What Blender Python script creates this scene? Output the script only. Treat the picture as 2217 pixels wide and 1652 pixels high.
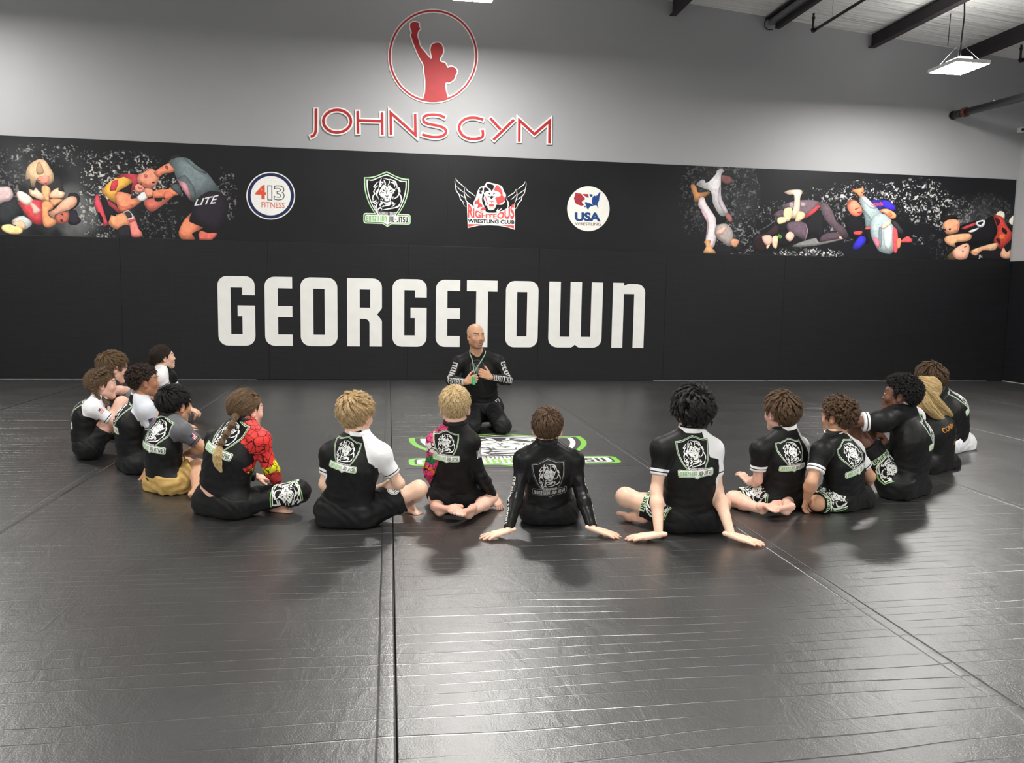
import bpy, bmesh, math, random
import numpy as np
from mathutils import Vector, Matrix, Quaternion
from mathutils.bvhtree import BVHTree

SC = bpy.context.scene
for o in list(bpy.data.objects):
    bpy.data.objects.remove(o)

# ------------------------------------------------------------------ camera
FPX, YAW, PIT, ROL, DW, CAMH = 1752.6142, .1521, -.1055, .0177, 12.193, 1.28
CXP, CYP = 1108.5, 826.0
_f = np.array([math.sin(YAW)*math.cos(PIT), math.cos(YAW)*math.cos(PIT), math.sin(PIT)])
_r0 = np.array([math.cos(YAW), -math.sin(YAW), 0.0])
_u0 = np.cross(_r0, _f)
CAM_R = math.cos(ROL)*_r0 + math.sin(ROL)*_u0
CAM_U = -math.sin(ROL)*_r0 + math.cos(ROL)*_u0
CAM_F = _f
CAM_O = np.array([0.0, 0.0, CAMH])
cam_data = bpy.data.cameras.new('camera')
cam_data.sensor_fit = 'HORIZONTAL'
cam_data.sensor_width = 36.0
cam_data.lens = FPX/2217.0*36.0
cam_data.clip_start = 0.05
camera = bpy.data.objects.new('camera', cam_data)
SC.collection.objects.link(camera)
camera.matrix_world = Matrix(((CAM_R[0], CAM_U[0], -CAM_F[0], 0), (CAM_R[1], CAM_U[1], -CAM_F[1], 0),
                              (CAM_R[2], CAM_U[2], -CAM_F[2], CAMH), (0, 0, 0, 1)))
SC.camera = camera

# ------------------------------------------------------------------ world, exposure
world = bpy.data.worlds.new('world')
SC.world = world
world.use_nodes = True
world.node_tree.nodes['Background'].inputs[0].default_value = (.75, .8, .9, 1)
world.node_tree.nodes['Background'].inputs[1].default_value = 0.02
SC.view_settings.view_transform = 'Standard'
SC.view_settings.look = 'None'
SC.view_settings.gamma = 1.0
SC.view_settings.use_curve_mapping = False
SC.view_settings.exposure = 0.78
SC.cycles.use_denoising = True
SC.cycles.max_bounces = 8
SC.cycles.diffuse_bounces = 4
SC.cycles.glossy_bounces = 3
SC.cycles.sample_clamp_indirect = 6.0
LAMP_POWER, LAMP_REAR = 150.0, 200.0          # radiance of the LED panels

# ------------------------------------------------------------------ helpers
def ray(px, py):
    return CAM_R*((px-CXP)/FPX) - CAM_U*((py-CYP)/FPX) + CAM_F
def at(px, py, Y):                 # a point of the room at distance Y from the camera wall
    d = ray(px, py)
    return CAM_O + d*(Y/d[1])
def wl(px, py):                    # (X, Z) on the back wall
    p = at(px, py, DW)
    return (p[0], p[2])
def fl(px, py, z=0.0):
    d = ray(px, py)
    return CAM_O + d*((z-CAMH)/d[2])

def tag(o, label=None, cat=None, group=None, kind=None):
    if label: o['label'] = label
    if cat: o['category'] = cat
    if group: o['group'] = group
    if kind: o['kind'] = kind
    return o
def empty(name, loc=(0, 0, 0), label=None, cat=None, group=None):
    o = bpy.data.objects.new(name, None)
    o.empty_display_size = .1
    SC.collection.objects.link(o)
    o.location = loc
    return tag(o, label, cat, group)
def world_loc(o):
    v = Vector(o.location)
    if o.parent is not None: v = world_loc(o.parent) + o.matrix_parent_inverse.translation + v
    return v
def link(name, me, mat=None, parent=None):
    o = bpy.data.objects.new(name, me)
    SC.collection.objects.link(o)
    if mat is not None:
        if len(me.materials): me.materials.clear()
        for m in (mat if isinstance(mat, (list, tuple)) else [mat]):
            me.materials.append(m)
    if parent is not None:
        o.parent = parent
        o.matrix_parent_inverse = Matrix.Translation(-world_loc(parent))
    return o
def mesh(name, V, Fs, smooth=False):
    me = bpy.data.meshes.new(name)
    V = np.asarray(V, dtype=np.float32)
    me.from_pydata(V.tolist() if not isinstance(Fs, np.ndarray) else [], [], Fs if not isinstance(Fs, np.ndarray) else [])
    if isinstance(Fs, np.ndarray):
        n, k = Fs.shape
        me.vertices.add(len(V)); me.vertices.foreach_set('co', V.ravel())
        me.loops.add(n*k); me.loops.foreach_set('vertex_index', Fs.astype(np.int32).ravel())
        me.polygons.add(n)
        me.polygons.foreach_set('loop_start', np.arange(0, n*k, k, dtype=np.int32))
        me.polygons.foreach_set('loop_total', np.full(n, k, dtype=np.int32))
        me.update(calc_edges=True)
    if smooth:
        me.polygons.foreach_set('use_smooth', np.ones(len(me.polygons), dtype=bool))
    me.update()
    return me
def bm_mesh(name, bm, smooth=False):
    me = bpy.data.meshes.new(name)
    bm.to_mesh(me)
    bm.free()
    if smooth:
        me.polygons.foreach_set('use_smooth', np.ones(len(me.polygons), dtype=bool))
    return me
def add_box(bm, x0, x1, y0, y1, z0, z1, bev=0.0, seg=1):
    r = bmesh.ops.create_cube(bm, size=1.0)
    vs = r['verts']
    bmesh.ops.scale(bm, vec=(x1-x0, y1-y0, z1-z0), verts=vs)
    bmesh.ops.translate(bm, vec=((x0+x1)/2, (y0+y1)/2, (z0+z1)/2), verts=vs)
    if bev > 0:
        es = list({e for v in vs for e in v.link_edges})
        bmesh.ops.bevel(bm, geom=es, offset=bev, segments=seg, affect='EDGES', profile=.5)
def add_tube(bm, pts, r, n=10, cap=True):
    pts = [Vector(p) for p in pts]
    rs = r if isinstance(r, (list, tuple)) else [r]*len(pts)
    rings = []
    prev = None
    for i, p in enumerate(pts):
        t = (pts[min(i+1, len(pts)-1)]-pts[max(i-1, 0)]).normalized()
        a = prev if prev is not None else (Vector((0, 0, 1)) if abs(t.z) < .9 else Vector((1, 0, 0)))
        x = (a - t*a.dot(t)).normalized()
        prev = x
        y = t.cross(x)
        rings.append([bm.verts.new(p + (x*math.cos(2*math.pi*k/n) + y*math.sin(2*math.pi*k/n))*rs[i]) for k in range(n)])
    for a, b in zip(rings[:-1], rings[1:]):
        for k in range(n):
            f = bm.faces.new((a[k], a[(k+1) % n], b[(k+1) % n], b[k]))
            f.smooth = True
    if cap:
        bm.faces.new(list(reversed(rings[0])))
        bm.faces.new(rings[-1])
def poly_fill(loops):
    """2-D outlines (outer and holes) -> triangles, via a filled curve."""
    cu = bpy.data.curves.new('tmp', 'CURVE')
    cu.dimensions = '2D'
    cu.fill_mode = 'BOTH'
    for L in loops:
        s = cu.splines.new('POLY')
        s.points.add(len(L)-1)
        s.use_cyclic_u = True
        for p, (x, y) in zip(s.points, L):
            p.co = (x, y, 0, 1)
    ob = bpy.data.objects.new('tmp', cu)
    SC.collection.objects.link(ob)
    me = ob.to_mesh()
    V = np.array([v.co[:] for v in me.vertices], dtype=float).reshape(-1, 3)
    T = [tuple(p.vertices) for p in me.polygons]
    ob.to_mesh_clear()
    bpy.data.objects.remove(ob)
    bpy.data.curves.remove(cu)
    return V, T
def plate(name, loops, y_front, depth, mat, parent=None):
    """Letter or emblem standing on the back wall: outline in (X, Z), front face at y_front."""
    V, T = poly_fill(loops)
    n = len(V)
    VV = [(v[0], y_front, v[1]) for v in V] + [(v[0], y_front+depth, v[1]) for v in V]
    F = []
    for t in T:
        a, b, c = V[t[0]], V[t[1]], V[t[2]]
        F.append(tuple(t))
    for L in loops:
        base = len(VV)
        m = len(L)
        VV += [(x, y_front, z) for x, z in L] + [(x, y_front+depth, z) for x, z in L]
        F += [(base+i, base+(i+1) % m, base+m+(i+1) % m, base+m+i) for i in range(m)]
    me = mesh(name, VV, F)
    bm = bmesh.new(); bm.from_mesh(me)
    bmesh.ops.remove_doubles(bm, verts=bm.verts, dist=1e-5)
    loose = [v for v in bm.verts if not v.link_faces]
    bmesh.ops.delete(bm, geom=loose, context='VERTS')
    bmesh.ops.recalc_face_normals(bm, faces=bm.faces)
    for f in bm.faces:
        if abs(f.normal.y) > .9 and f.normal.y > 0: f.normal_flip()
    bm.to_mesh(me); bm.free()
    return link(name, me, mat, parent)
def rounded(pts, n=6):
    """polygon [(x, y, r)] -> outline with rounded corners"""
    out = []
    m = len(pts)
    for i in range(m):
        p = np.array(pts[i][:2], float); r = pts[i][2] if len(pts[i]) > 2 else 0
        if r <= 0:
            out.append(tuple(p)); continue
        a = np.array(pts[i-1][:2], float)-p; b = np.array(pts[(i+1) % m][:2], float)-p
        la, lb = np.linalg.norm(a), np.linalg.norm(b)
        a /= la; b /= lb
        ang = math.acos(max(-1, min(1, a@b)))
        d = min(r/math.tan(ang/2), la*.5, lb*.5)
        P0, P1 = p+a*d, p+b*d
        for k in range(n+1):
            t = k/n
            out.append(tuple((1-t)**2*P0 + 2*t*(1-t)*(p*.5+(P0+P1)*.25*1.0)*1.0 + t*t*P1) if False else
                       tuple(((1-t)**2*P0 + 2*(1-t)*t*.75*p + t*t*P1)/((1-t)**2+2*(1-t)*t*.75+t*t)))
    return out
def smooth_closed(pts, n=5):
    P = np.array(pts, float); m = len(P); out = []
    for i in range(m):
        p0, p1, p2, p3 = P[i-1], P[i], P[(i+1) % m], P[(i+2) % m]
        for k in range(n):
            t = k/n
            out.append(tuple(.5*((2*p1)+(-p0+p2)*t+(2*p0-5*p1+4*p2-p3)*t*t+(-p0+3*p1-3*p2+p3)*t**3)))
    return out
def smooth_open(pts, n=6):
    P = np.array(pts, float); m = len(P); out = []
    for i in range(m-1):
        p0, p1, p2, p3 = P[max(i-1, 0)], P[i], P[i+1], P[min(i+2, m-1)]
        for k in range(n):
            t = k/n
            out.append(.5*((2*p1)+(-p0+p2)*t+(2*p0-5*p1+4*p2-p3)*t*t+(-p0+3*p1-3*p2+p3)*t**3))
    out.append(P[-1])
    return np.array(out)

# ------------------------------------------------------------------ materials
def new_mat(name):
    m = bpy.data.materials.new(name)
    m.use_nodes = True
    nt = m.node_tree
    return m, nt, nt.nodes['Principled BSDF']
def N(nt, typ, **kw):
    n = nt.nodes.new(typ)
    for k, v in kw.items():
        if k == 'op': n.operation = v
        elif k.startswith('i'):
            key = int(k[1:])
            if hasattr(v, 'is_linked') or isinstance(v, bpy.types.NodeSocket): nt.links.new(v, n.inputs[key])
            else: n.inputs[key].default_value = v
        else: setattr(n, k, v)
    return n
def M_(nt, op, a, b=0.0, c=None, clamp=False):
    n = nt.nodes.new('ShaderNodeMath'); n.operation = op; n.use_clamp = clamp
    for i, v in enumerate((a, b) if c is None else (a, b, c)):
        if isinstance(v, bpy.types.NodeSocket): nt.links.new(v, n.inputs[i])
        else: n.inputs[i].default_value = v
    return n.outputs[0]
def mix_col(nt, fac, a, b):
    n = nt.nodes.new('ShaderNodeMix'); n.data_type = 'RGBA'
    for i, v in ((0, fac), (6, a), (7, b)):
        if isinstance(v, bpy.types.NodeSocket): nt.links.new(v, n.inputs[i])
        elif i == 0: n.inputs[i].default_value = v
        else: n.inputs[i].default_value = (*v[:3], 1)
    return n.outputs[2]
def noise(nt, vec, scale, detail=3.0, rough=.5, dist=0.0):
    n = nt.nodes.new('ShaderNodeTexNoise')
    n.inputs['Scale'].default_value = scale; n.inputs['Detail'].default_value = detail
    n.inputs['Roughness'].default_value = rough; n.inputs['Distortion'].default_value = dist
    if vec is not None: nt.links.new(vec, n.inputs['Vector'])
    return n.outputs['Fac']
def mapping(nt, vec, scale=(1, 1, 1), loc=(0, 0, 0)):
    n = nt.nodes.new('ShaderNodeMapping')
    n.inputs['Scale'].default_value = scale; n.inputs['Location'].default_value = loc
    nt.links.new(vec, n.inputs['Vector'])
    return n.outputs[0]
def pos(nt):
    return nt.nodes.new('ShaderNodeNewGeometry').outputs['Position']
def bump(nt, bs, h, strength=.3, dist=.01, prev=None):
    n = nt.nodes.new('ShaderNodeBump')
    n.inputs['Strength'].default_value = strength; n.inputs['Distance'].default_value = dist
    nt.links.new(h, n.inputs['Height'])
    if prev is not None: nt.links.new(prev, n.inputs['Normal'])
    nt.links.new(n.outputs[0], bs.inputs['Normal'])
    return n.outputs[0]
def ramp(nt, fac, stops):
    n = nt.nodes.new('ShaderNodeMapRange')
    nt.links.new(fac, n.inputs[0])
    n.inputs[1].default_value, n.inputs[2].default_value, n.inputs[3].default_value, n.inputs[4].default_value = stops
    return n.outputs[0]
def plain(name, col, rough=.5, metal=0.0, spec=.5, var=.12, scale=30.0, bmp=0.0, bdist=.002):
    """simple procedural finish: colour with slight mottling and fine relief"""
    m, nt, bs = new_mat(name)
    p = pos(nt)
    n = noise(nt, p, scale, 4)
    f = ramp(nt, n, (.3, .7, 1-var, 1+var))
    mul = nt.nodes.new('ShaderNodeVectorMath'); mul.operation = 'SCALE'
    mul.inputs[0].default_value = col[:3]
    nt.links.new(f, mul.inputs['Scale'])
    nt.links.new(mul.outputs[0], bs.inputs['Base Color'])
    bs.inputs['Roughness'].default_value = rough
    bs.inputs['Metallic'].default_value = metal
    bs.inputs['Specular IOR Level'].default_value = spec
    if bmp: bump(nt, bs, noise(nt, p, scale*4, 3), bmp, bdist)
    return m
# ------------------------------------------------------------------ flat printed artwork, drawn here as polygons
ZP, ZT = 1.991, 3.322
def srgb2lin(c):
    c = np.asarray(c, float)/255.0
    return np.where(c <= .04045, c/12.92, ((c+.055)/1.055)**2.4)
_nrng = np.random.RandomState(7)
def value_noise(h, w, cell, seed=0, octaves=3):
    rng = np.random.RandomState(seed); out = np.zeros((h, w)); amp = 1.0; tot = 0
    for o in range(octaves):
        gh, gw = int(h/cell)+3, int(w/cell)+3
        g = rng.rand(gh, gw)
        y = np.arange(h)/cell; x = np.arange(w)/cell
        yi, xi = y.astype(int), x.astype(int)
        fy, fx = (y-yi)[:, None], (x-xi)[None, :]
        fy, fx = fy*fy*(3-2*fy), fx*fx*(3-2*fx)
        a = g[yi][:, xi]; b = g[yi][:, xi+1]; c = g[yi+1][:, xi]; d = g[yi+1][:, xi+1]
        out += amp*((a*(1-fx)+b*fx)*(1-fy)+(c*(1-fx)+d*fx)*fy)
        tot += amp; amp *= .5; cell = max(cell/2, 1.01)
    return out/tot
class Canvas:
    def __init__(s, w, h, bg=None):
        s.w, s.h = w, h
        s.c = np.zeros((h, w, 3), np.float32); s.a = np.zeros((h, w), np.float32)
        if bg is not None: s.c[:] = np.array(bg)/255.0; s.a[:] = 1
        s.T = lambda p: np.asarray(p, float)
    def cover(s, loops, ss=3):
        P = [np.asarray(s.T(np.asarray(L, float)), float) for L in loops]
        A = np.concatenate(P)
        x0, y0 = np.floor(A.min(0)).astype(int); x1, y1 = np.ceil(A.max(0)).astype(int)+1
        x0, y0, x1, y1 = max(x0, 0), max(y0, 0), min(x1, s.w), min(y1, s.h)
        if x1 <= x0 or y1 <= y0: return None
        ys = (np.arange((y1-y0)*ss)+.5)/ss + y0
        W = x1-x0
        acc = np.zeros((len(ys), W+2), np.float32)
        for L in P:
            a = L; b = np.roll(L, -1, 0)
            for (ax, ay), (bx, by) in zip(a, b):
                if ay == by: continue
                sg = 1.0
                if ay > by: ax, ay, bx, by = bx, by, ax, ay; sg = -1.0
                i0 = np.searchsorted(ys, ay); i1 = np.searchsorted(ys, by)
                if i1 <= i0: continue
                xx = np.clip(ax+(ys[i0:i1]-ay)*(bx-ax)/(by-ay)-x0, 0, W)
                xi = xx.astype(int); fr = xx-xi
                r = np.arange(i0, i1)
                np.add.at(acc, (r, xi), sg*(1-fr)); np.add.at(acc, (r, xi+1), sg*fr)
        cov = np.abs(np.cumsum(acc, 1)[:, :W])
        cov = np.minimum(cov, 1.0).reshape(y1-y0, ss, W).mean(1)
        return (y0, y1, x0, x1), cov
    def fill(s, loops, col, alpha=1.0, shade=0.0, grain=0.0, form=0.0):
        if not isinstance(loops[0][0], (list, tuple, np.ndarray)) or np.ndim(loops[0]) == 1: loops = [loops]
        r = s.cover(loops)
        if r is None: return
        (y0, y1, x0, x1), cov = r
        cov = cov*alpha
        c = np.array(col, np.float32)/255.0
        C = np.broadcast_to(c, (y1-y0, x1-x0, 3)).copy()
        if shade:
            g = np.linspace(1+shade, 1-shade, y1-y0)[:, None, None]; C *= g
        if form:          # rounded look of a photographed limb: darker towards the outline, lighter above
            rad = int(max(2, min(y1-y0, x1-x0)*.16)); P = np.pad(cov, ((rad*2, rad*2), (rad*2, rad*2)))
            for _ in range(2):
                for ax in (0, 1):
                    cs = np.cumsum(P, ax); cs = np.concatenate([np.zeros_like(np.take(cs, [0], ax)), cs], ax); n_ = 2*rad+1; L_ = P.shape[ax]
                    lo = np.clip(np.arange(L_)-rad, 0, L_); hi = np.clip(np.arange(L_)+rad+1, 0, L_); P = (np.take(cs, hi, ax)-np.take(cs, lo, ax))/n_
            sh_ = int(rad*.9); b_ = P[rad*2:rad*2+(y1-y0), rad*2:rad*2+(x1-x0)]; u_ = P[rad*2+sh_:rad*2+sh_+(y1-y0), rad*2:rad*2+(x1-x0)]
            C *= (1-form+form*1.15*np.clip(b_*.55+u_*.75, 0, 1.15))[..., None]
        if grain:
            C *= (1+grain*(value_noise(y1-y0, x1-x0, 9, int(x0+y0) % 9999)-.5))[..., None]
        C = np.clip(C, 0, 1)
        sl = (slice(y0, y1), slice(x0, x1))
        A = s.a[sl]; na = cov+A*(1-cov)
        s.c[sl] = np.where(na[..., None] > 1e-5, (C*cov[..., None]+s.c[sl]*(A*(1-cov))[..., None])/np.maximum(na, 1e-5)[..., None], s.c[sl])
        s.a[sl] = na
    def stroke(s, pts, w, col, n=5, alpha=1.0, taper=True):
        P = smooth_open(pts, n) if len(pts) > 2 else np.array(pts, float)
        if len(P) < 2: return
        d = np.gradient(P, axis=0); d /= np.linalg.norm(d, axis=1)[:, None]+1e-9
        nn = np.stack([-d[:, 1], d[:, 0]], 1)
        t = np.linspace(0, 1, len(P))
        ww = (w*np.minimum(1, .15+2.4*np.minimum(t, 1-t)) if taper else np.full(len(P), w))/2
        s.fill(np.concatenate([P+nn*ww[:, None], (P-nn*ww[:, None])[::-1]]), col, alpha)
    def loop_stroke(s, loop, w, col):
        P = np.array(loop, float); n = len(P)
        out, inn = [], []
        area = .5*np.sum(P[:, 0]*np.roll(P[:, 1], -1)-np.roll(P[:, 0], -1)*P[:, 1])
        sg = 1 if area > 0 else -1
        for i in range(n):
            a, b, c = P[i-1], P[i], P[(i+1) % n]
            d1 = (b-a)/(np.linalg.norm(b-a)+1e-9); d2 = (c-b)/(np.linalg.norm(c-b)+1e-9)
            n1 = np.array([d1[1], -d1[0]])*sg; n2 = np.array([d2[1], -d2[0]])*sg
            m = n1+n2; m /= max(np.linalg.norm(m), .3); k = 1/max(m@n1, .5)
            out.append(b+m*k*w/2); inn.append(b-m*k*w/2)
        s.fill([np.array(out), np.array(inn)[::-1]], col)
    def image(s, name):
        im = bpy.data.images.new(name, s.w, s.h, alpha=True)
        buf = np.zeros((s.h, s.w, 4), np.float32)
        buf[..., :3] = s.c; buf[..., 3] = s.a
        im.pixels.foreach_set(buf[::-1].ravel())
        im.pack()
        return im
# ---- block lettering
_w, _r = .52, .14
GLYPH = {
 'G': (.52, [[(.52,.73),(.34,.73),(.34,.835),(.18,.835),(.18,.167),(.34,.167),(.34,.425),(.275,.425),(.275,.58),(.52,.58),(.52,0,.14),(0,0,.14),(0,1,.14),(.52,1,.14)]]),
 'E': (.38, [[(0,0,.14),(.38,0),(.38,.165),(.18,.165),(.18,.42),(.38,.42),(.38,.58),(.18,.58),(.18,.835),(.38,.835),(.38,1),(0,1,.14)]]),
 'O': (.52, [[(0,0,.14),(.52,0,.14),(.52,1,.14),(0,1,.14)], [(.18,.165),(.18,.835),(.34,.835),(.34,.165)]]),
 'R': (.50, [[(0,0),(.18,0),(.18,.405),(.32,.405,.08),(.32,0),(.50,0),(.50,.38,.05),(.43,.475),(.50,.56,.06),(.50,1,.13),(0,1)], [(.18,.57),(.18,.835),(.33,.835),(.33,.57)]]),
 'T': (.44, [[(0,.835),(0,1),(.44,1),(.44,.835),(.305,.835),(.305,0),(.135,0),(.135,.835)]]),
 'W': (.80, [[(0,1),(.17,1),(.17,.165),(.315,.165),(.315,1),(.485,1),(.485,.165),(.63,.165),(.63,1),(.80,1),(.80,0,.14),(.45,0,.07),(.40,.045),(.35,0,.07),(0,0,.14)]]),
 'N': (.50, [[(0,0),(.17,0),(.17,.83),(.33,.83),(.33,0),(.5,0),(.5,.985,.15),(.23,.985,.05),(.175,.955),(.165,1),(0,1)]]),
 'B': (.50, [[(0,0),(.5,0,.12),(.5,.47,.05),(.45,.515),(.5,.56,.05),(.5,1,.12),(0,1)], [(.18,.165),(.18,.43),(.32,.43),(.32,.165)], [(.18,.59),(.18,.835),(.32,.835),(.32,.59)]]),
 'A': (.50, [[(0,0),(.17,0),(.17,.32),(.33,.32),(.33,0),(.5,0),(.5,1,.14),(0,1,.14)], [(.17,.48),(.17,.835),(.33,.835),(.33,.48)]]),
 'Z': (.44, [[(0,0),(.44,0),(.44,.165),(.21,.165),(.44,.75),(.44,1),(0,1),(0,.835),(.23,.835),(0,.25)]]),
 'I': (.18, [[(0,0),(.18,0),(.18,1),(0,1)]]),
 'L': (.38, [[(0,0),(.38,0),(.38,.165),(.18,.165),(.18,1),(0,1)]]),
 'J': (.40, [[(0,0),(.40,0,.14),(.40,1),(.22,1),(.22,.165),(0,.165)]]),
 'U': (.50, [[(0,0,.14),(.5,0,.14),(.5,1),(.32,1),(.32,.165),(.18,.165),(.18,1),(0,1)]]),
 'S': (.48, [[(0,0),(.48,0,.13),(.48,.58,.1),(.18,.58),(.18,.835),(.48,.835),(.48,1),(0,1,.13),(0,.42,.1),(.30,.42),(.30,.165),(0,.165)]]),
 '-': (.30, [[(0,.42),(.30,.42),(.30,.58),(0,.58)]]),
 ' ': (.22, []),
}
def block_word(word, gap=.10):
    """-> list of (loops) in a strip of height 1, and its width"""
    x = 0; out = []
    for ch in word:
        w, loops = GLYPH[ch]
        out.append([[(px+x, py) for px, py in rounded(L, 4)] for L in loops])
        x += w+gap
    return out, x-gap
def quad_map(quad):
    """unit square (x right, y up) -> quad given as bottom-left, bottom-right, top-right, top-left"""
    q = np.array(quad, float)
    def f(P):
        P = np.asarray(P, float); u = P[:, :1]; v = P[:, 1:2]
        return q[0]*(1-u)*(1-v)+q[1]*u*(1-v)+q[2]*u*v+q[3]*(1-u)*v
    return f
def put_word(cv, word, quad, col, gap=.10):
    L, w = block_word(word, gap); f = quad_map(quad)
    for g in L:
        if g: cv.fill([f(np.array(l)/np.array([w, 1.0])) for l in g], col)
def text_tris(txt, bold=0.0):
    cu = bpy.data.curves.new('t', 'FONT'); cu.body = txt; cu.offset = bold; cu.resolution_u = 4
    ob = bpy.data.objects.new('t', cu); SC.collection.objects.link(ob)
    bpy.context.view_layer.update()
    me = ob.to_mesh()
    V = np.array([v.co[:2] for v in me.vertices]); T = [tuple(p.vertices) for p in me.polygons]
    ob.to_mesh_clear(); bpy.data.objects.remove(ob); bpy.data.curves.remove(cu)
    V = (V-V.min(0))/(V.max(0)-V.min(0))
    return V, T
def put_text(cv, txt, quad, col, bold=0.0):
    V, T = text_tris(txt, bold); P = quad_map(quad)(V)
    mask = None
    # all triangles in one coverage pass (consistent winding)
    loops = []
    for t in T:
        q = P[list(t)]
        a = np.sum(q[:, 0]*np.roll(q[:, 1], -1)-np.roll(q[:, 0], -1)*q[:, 1])
        loops.append(q if a > 0 else q[::-1])
    if loops: cv.fill(loops, col)

# ---- the lion in its shield, in the drawing's own frame (1461 x 1652, slight skew removed)
def deskew(P):
    P = np.asarray(P, float).copy(); P[:, 1] -= .043*(P[:, 0]-730); return P
LION_FACE = [(610,460),(655,440),(700,480),(735,508),(770,478),(815,455),(860,530),(930,570),(968,612),(922,630),(895,680),(872,740),(858,800),(838,850),(800,905),(665,905),(640,840),(622,790),(598,740),(572,690),(556,650),(520,640),(540,580),(575,530)]
LION_DARK = [[(600,585),(640,575),(700,630),(640,612)],[(775,632),(830,580),(872,585),(830,615)],[(585,640),(620,655),(660,640),(625,675)],[(800,650),(840,660),(870,640),(842,682)],
 [(668,530),(690,520),(702,560),(690,560)],[(790,520),(770,560),(762,552),(775,520)],[(722,590),(735,570),(738,640),(728,645)],
 [(665,733),(730,752),(790,733),(760,765),(738,778),(738,815),(770,810),(735,830),(700,812),(728,812),(726,775),(700,762)],
 [(640,800),(655,805),(668,895),(655,900)],[(790,860),(808,800),(800,905),(782,905)],[(655,895),(720,905),(800,900),(795,918),(720,925),(660,915)],
 [(700,560),(712,600),(722,700),(708,690)],[(560,570),(575,600),(600,660),(575,640)],[(880,600),(893,610),(875,690),(866,680)]]
LION_JAW = [(640,905),(668,918),(725,930),(795,918),(835,880),(852,900),(820,950),(760,975),(700,972),(650,955),(625,920)]
LION_STROKES = [  # mane locks, widths in the same frame
 ([(590,265),(560,310),(545,400),(540,500),(570,450),(620,390)],34),([(600,262),(680,275),(760,300),(850,310),(930,350),(980,420),(1010,520),(960,540)],26),
 ([(640,300),(670,370),(700,470)],30),([(770,310),(800,360),(775,430),(740,480)],22),([(830,400),(880,380),(930,430),(945,510)],34),([(900,345),(950,360),(985,440),(1020,520)],40),
 ([(545,365),(470,375),(420,440),(370,500),(430,510),(480,470),(510,490)],28),([(560,390),(600,375),(640,400)],34),([(520,480),(505,560),(450,620),(430,700),(480,780),(510,870)],26),
 ([(510,500),(495,590),(470,670),(440,760)],22),([(420,500),(400,570),(370,630),(390,690),(350,760),(345,850),(400,820)],30),([(350,840),(350,930),(420,880),(435,850)],28),
 ([(360,980),(430,940),(440,900)],30),([(372,1075),(430,1030),(440,960)],26),([(530,600),(530,680),(580,760),(610,800)],30),([(540,850),(590,830),(620,880)],20),
 ([(500,900),(450,1000),(430,1100),(465,1210),(490,1150)],30),([(540,880),(570,900),(590,950),(540,1000),(580,1060)],44),([(480,1170),(500,1100),(560,1080),(600,1130)],36),
 ([(540,1150),(700,1120),(850,1095),(950,1075),(1000,1030)],28),([(600,1060),(680,1020),(780,1000),(830,950),(850,900)],40),([(850,1060),(920,1010),(960,950)],26),([(850,980),(900,960),(880,910)],44),
 ([(960,1085),(1010,1060),(1070,1010),(1075,960)],40),([(1080,980),(1120,900),(1120,800),(1090,720),(1050,660)],28),([(1010,540),(1060,580),(1100,660)],44),([(1020,520),(1060,540),(1080,580)],30),
 ([(870,850),(940,820),(1010,780),(1050,720),(1060,650),(1030,600)],28),([(880,830),(900,790),(900,760)],22),([(1040,690),(1085,740),(1100,800)],16),([(930,640),(900,690)],22),([(920,590),(1000,540)],18),
 ([(560,640),(590,720),(600,780)],26),([(440,620),(450,700),(470,780)],18),([(400,1000),(380,1040)],20),([(640,1000),(600,1060)],22)]
def draw_lion(cv, f, white, dark, dark_a=1.0, mane=True):
    if mane:
        for P, w in LION_STROKES:
            P = smooth_open(P, 4); 
            d = np.gradient(P, axis=0); d /= np.linalg.norm(d, axis=1)[:, None]+1e-9
            nn = np.stack([-d[:, 1], d[:, 0]], 1); t = np.linspace(0, 1, len(P)); ww = 1.28*w*np.minimum(1, .12+2.6*np.minimum(t, 1-t))[:, None]/2
            cv.fill(f(np.concatenate([P+nn*ww, (P-nn*ww)[::-1]])), white)
    cv.fill(f(LION_FACE), white); cv.fill(f(LION_JAW), white)
    for p in LION_DARK: cv.fill(f(p), dark, dark_a)
def shield_outline(k):
    """k = inset in drawing units"""
    top = smooth_open([(105+k,262+k*.8),(250+k*.8,252+k),(420,212+k),(560,150+k),(722,75+k*1.15)], 5)
    topr = np.array([(1444-x, y) for x, y in top])[::-1]
    side = smooth_open([(1339-k,262+k*.8),(1335-k,520),(1290-k,760),(1210-k*.95,980),(1120-k*.9,1140),(1020-k*.9,1290)], 4)
    sidel = np.array([(1444-x, y) for x, y in side])[::-1]
    return np.concatenate([top, topr[1:], side[1:], sidel[:-1]])
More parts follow.
